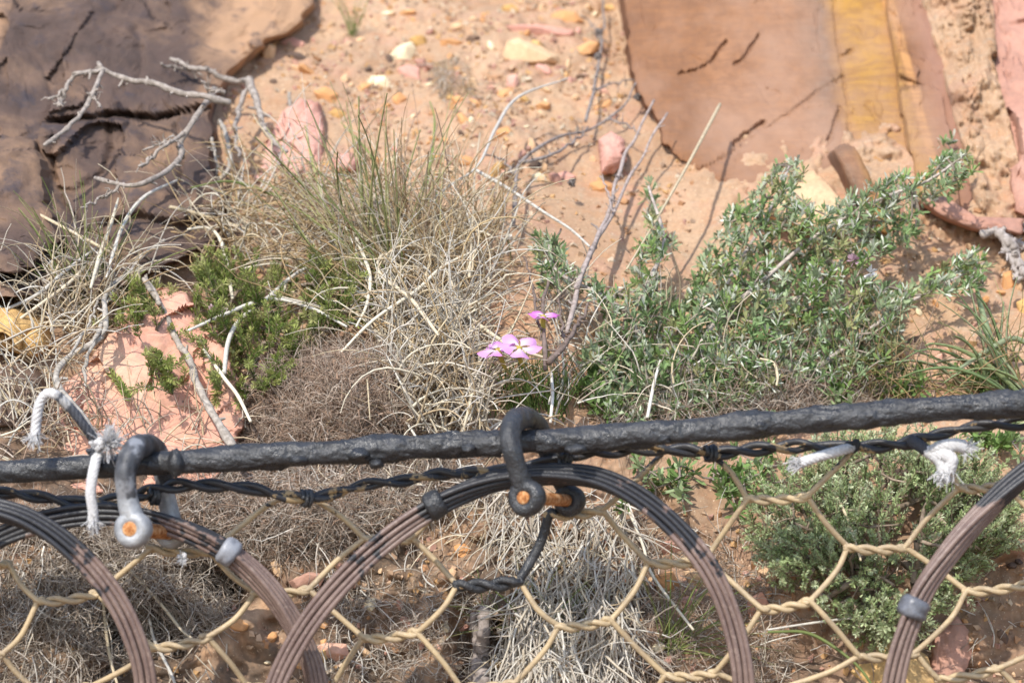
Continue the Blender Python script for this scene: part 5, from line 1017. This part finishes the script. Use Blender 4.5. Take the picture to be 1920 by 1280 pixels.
# --- pink flowers
def flower(px, py, d_off, face, R, label, stem_to, col, roll=0.0, tiltpx=None):
    c = G1(px, py, d_off); t = thing('pink_flower', G1(*stem_to), label, 'flower', 'pink flowers'); f = nrm(np.asarray(face, float)); u = nrm(np.cross(f, [0.1, 0, 1.])); v = np.cross(f, u)
    for k in range(5):
        a0 = roll + k * 2 * np.pi / 5; nr_, nt = 9, 9; r = np.linspace(0.01, 1, nr_)[:, None]; w_ = np.linspace(-1, 1, nt)[None]
        wid = .60 * np.sin(np.clip(r * 1.08, 0, 1) ** .8 * np.pi * .60) ** 1.0
        rr = R * r * (1 - .26 * np.abs(w_) ** 2.5); an = a0 + w_ * .62 * np.sqrt(np.clip(r * 1.3, 0, 1))
        h = R * (.26 * r ** 1.3 * (1 - .75 * r) + .05 * np.cos(w_ * 2.4) * r + .10 * np.sin(k * 2.3 + r * 3) * r + .03 * np.sin(w_ * 5 + k) * r) - .10 * R * w_ ** 2 * r + .002 * (k % 2) * r * 0 + .0004 * k
        Vp = c + rr[..., None] * (u * np.cos(an)[..., None] + v * np.sin(an)[..., None]) + h[..., None] * f
        i = np.arange(nr_ * nt).reshape(nr_, nt); F = np.stack([i[:-1, :-1], i[:-1, 1:], i[1:, 1:], i[1:, :-1]], -1).reshape(-1, 4)
        cc = np.array(col)[None, None] * (1 - .0 * r[..., None]) + (np.array((.92, .80, .90)) - np.array(col))[None, None] * np.clip(1 - r[..., None] * 1.25, 0, 1) + 0 * w_[..., None]
        mesh('petal', Vp, F, M['petal'], t, cols=cc)
    b = G1(*stem_to); tb = TB(10); n0 = c - f * .003; q = c * .72 + b * .28 - np.array([0, .0, .0])
    tb.add([c + f * .001, c - f * .004, c * .8 + b * .2 - f * .004, q], [.0026, .0020, .0019, .0012], 16, (.50, .42, .10)); tb.build('calyx_tube', M['leaf'], t)
    tb = TB(7); tb.add([q, (q + b) / 2 + np.array([.003, 0, 0]), b], [.0011, .0009, .0009], 16, (.36, .33, .14)); tb.build('stem', M['leaf'], t)
flower(974, 652, .13, (.14, -.46, .88), .0180, 'pink flower facing the viewer, the front one of the pair', (1000, 760), (.74, .38, .72), .3)
flower(934, 656, .125, (-.30, -.26, .92), .0170, 'pink flower seen from the side, left one of the pair', (980, 770), (.70, .33, .68), .9)
flower(1019, 594, .12, (.10, -.16, 1.0), .0135, 'single magenta-pink flower seen edge-on above the pair', (1030, 740), (.66, .20, .60), .2)
def bloom(px, py, off, r, col, label, n=22, face=(0, -.6, .8)):
    c = G1(px, py, off); t = thing('small_bloom', c, label, 'flower'); lb = LB(); m = n; d = nrm(np.asarray(face, float) * .5 + RNG.normal(size=(m, 3)) * .6); lb.add(np.repeat(c[None], m, 0), d, RNG.uniform(.7, 1.1, m) * r, r * .22, pick([col, np.array(col) * .85], m)); lb.build('petal_mass', M['petal'], t)
    tb = TB(5); tb.add([c, c + np.array([.002, .004, -.008]), c + np.array([.003, .012, -.02])], [.0012, .0008, .0006], 8, (.3, .28, .15)); tb.build('stem', M['leaf'], t)
bloom(1632, 512, .10, .0075, (.80, .78, .78), 'small white bloom hanging in the grey-green shrub', face=(0, -.5, -.7)); bloom(1602, 488, .10, .007, (.50, .33, .40), 'small faded mauve bloom in the grey-green shrub')
bloom(398, 578, .09, .004, (.75, .55, .60), 'tiny pale pink bud cluster on the yellow-green bush', 14); bloom(420, 582, .09, .004, (.78, .66, .66), 'second tiny pale bud cluster right of the first', 14); bloom(952, 450, .06, .007, (.78, .76, .70), 'small white seed head at the edge of the dry grass', 18)
for (px, py, lab) in [(1122, 60, 'dark round bud at the top of the blurred dead shrub'), (1122, 106, 'dark round bud just below the topmost bud'), (1196, 182, 'dark round bud next to the orange slab'), (1072, 342, 'dark round bud on the sand right of the pale pink stone')]:
    c = G1(px, py, .05); tb = TB(4); m = 60; d = nrm(RNG.normal(size=(m, 3))); tb.bulk(np.stack([np.repeat(c[None], m, 0), c + d * .003, c + d * RNG.uniform(.003, .005, (m, 1))], 1), np.array([[.0012, .0011, .0004]]), pick([(.25, .22, .21), (.18, .16, .15)], m)); tag(tb.build('seed_bud', M['bark'], None, c), lab, 'bud')
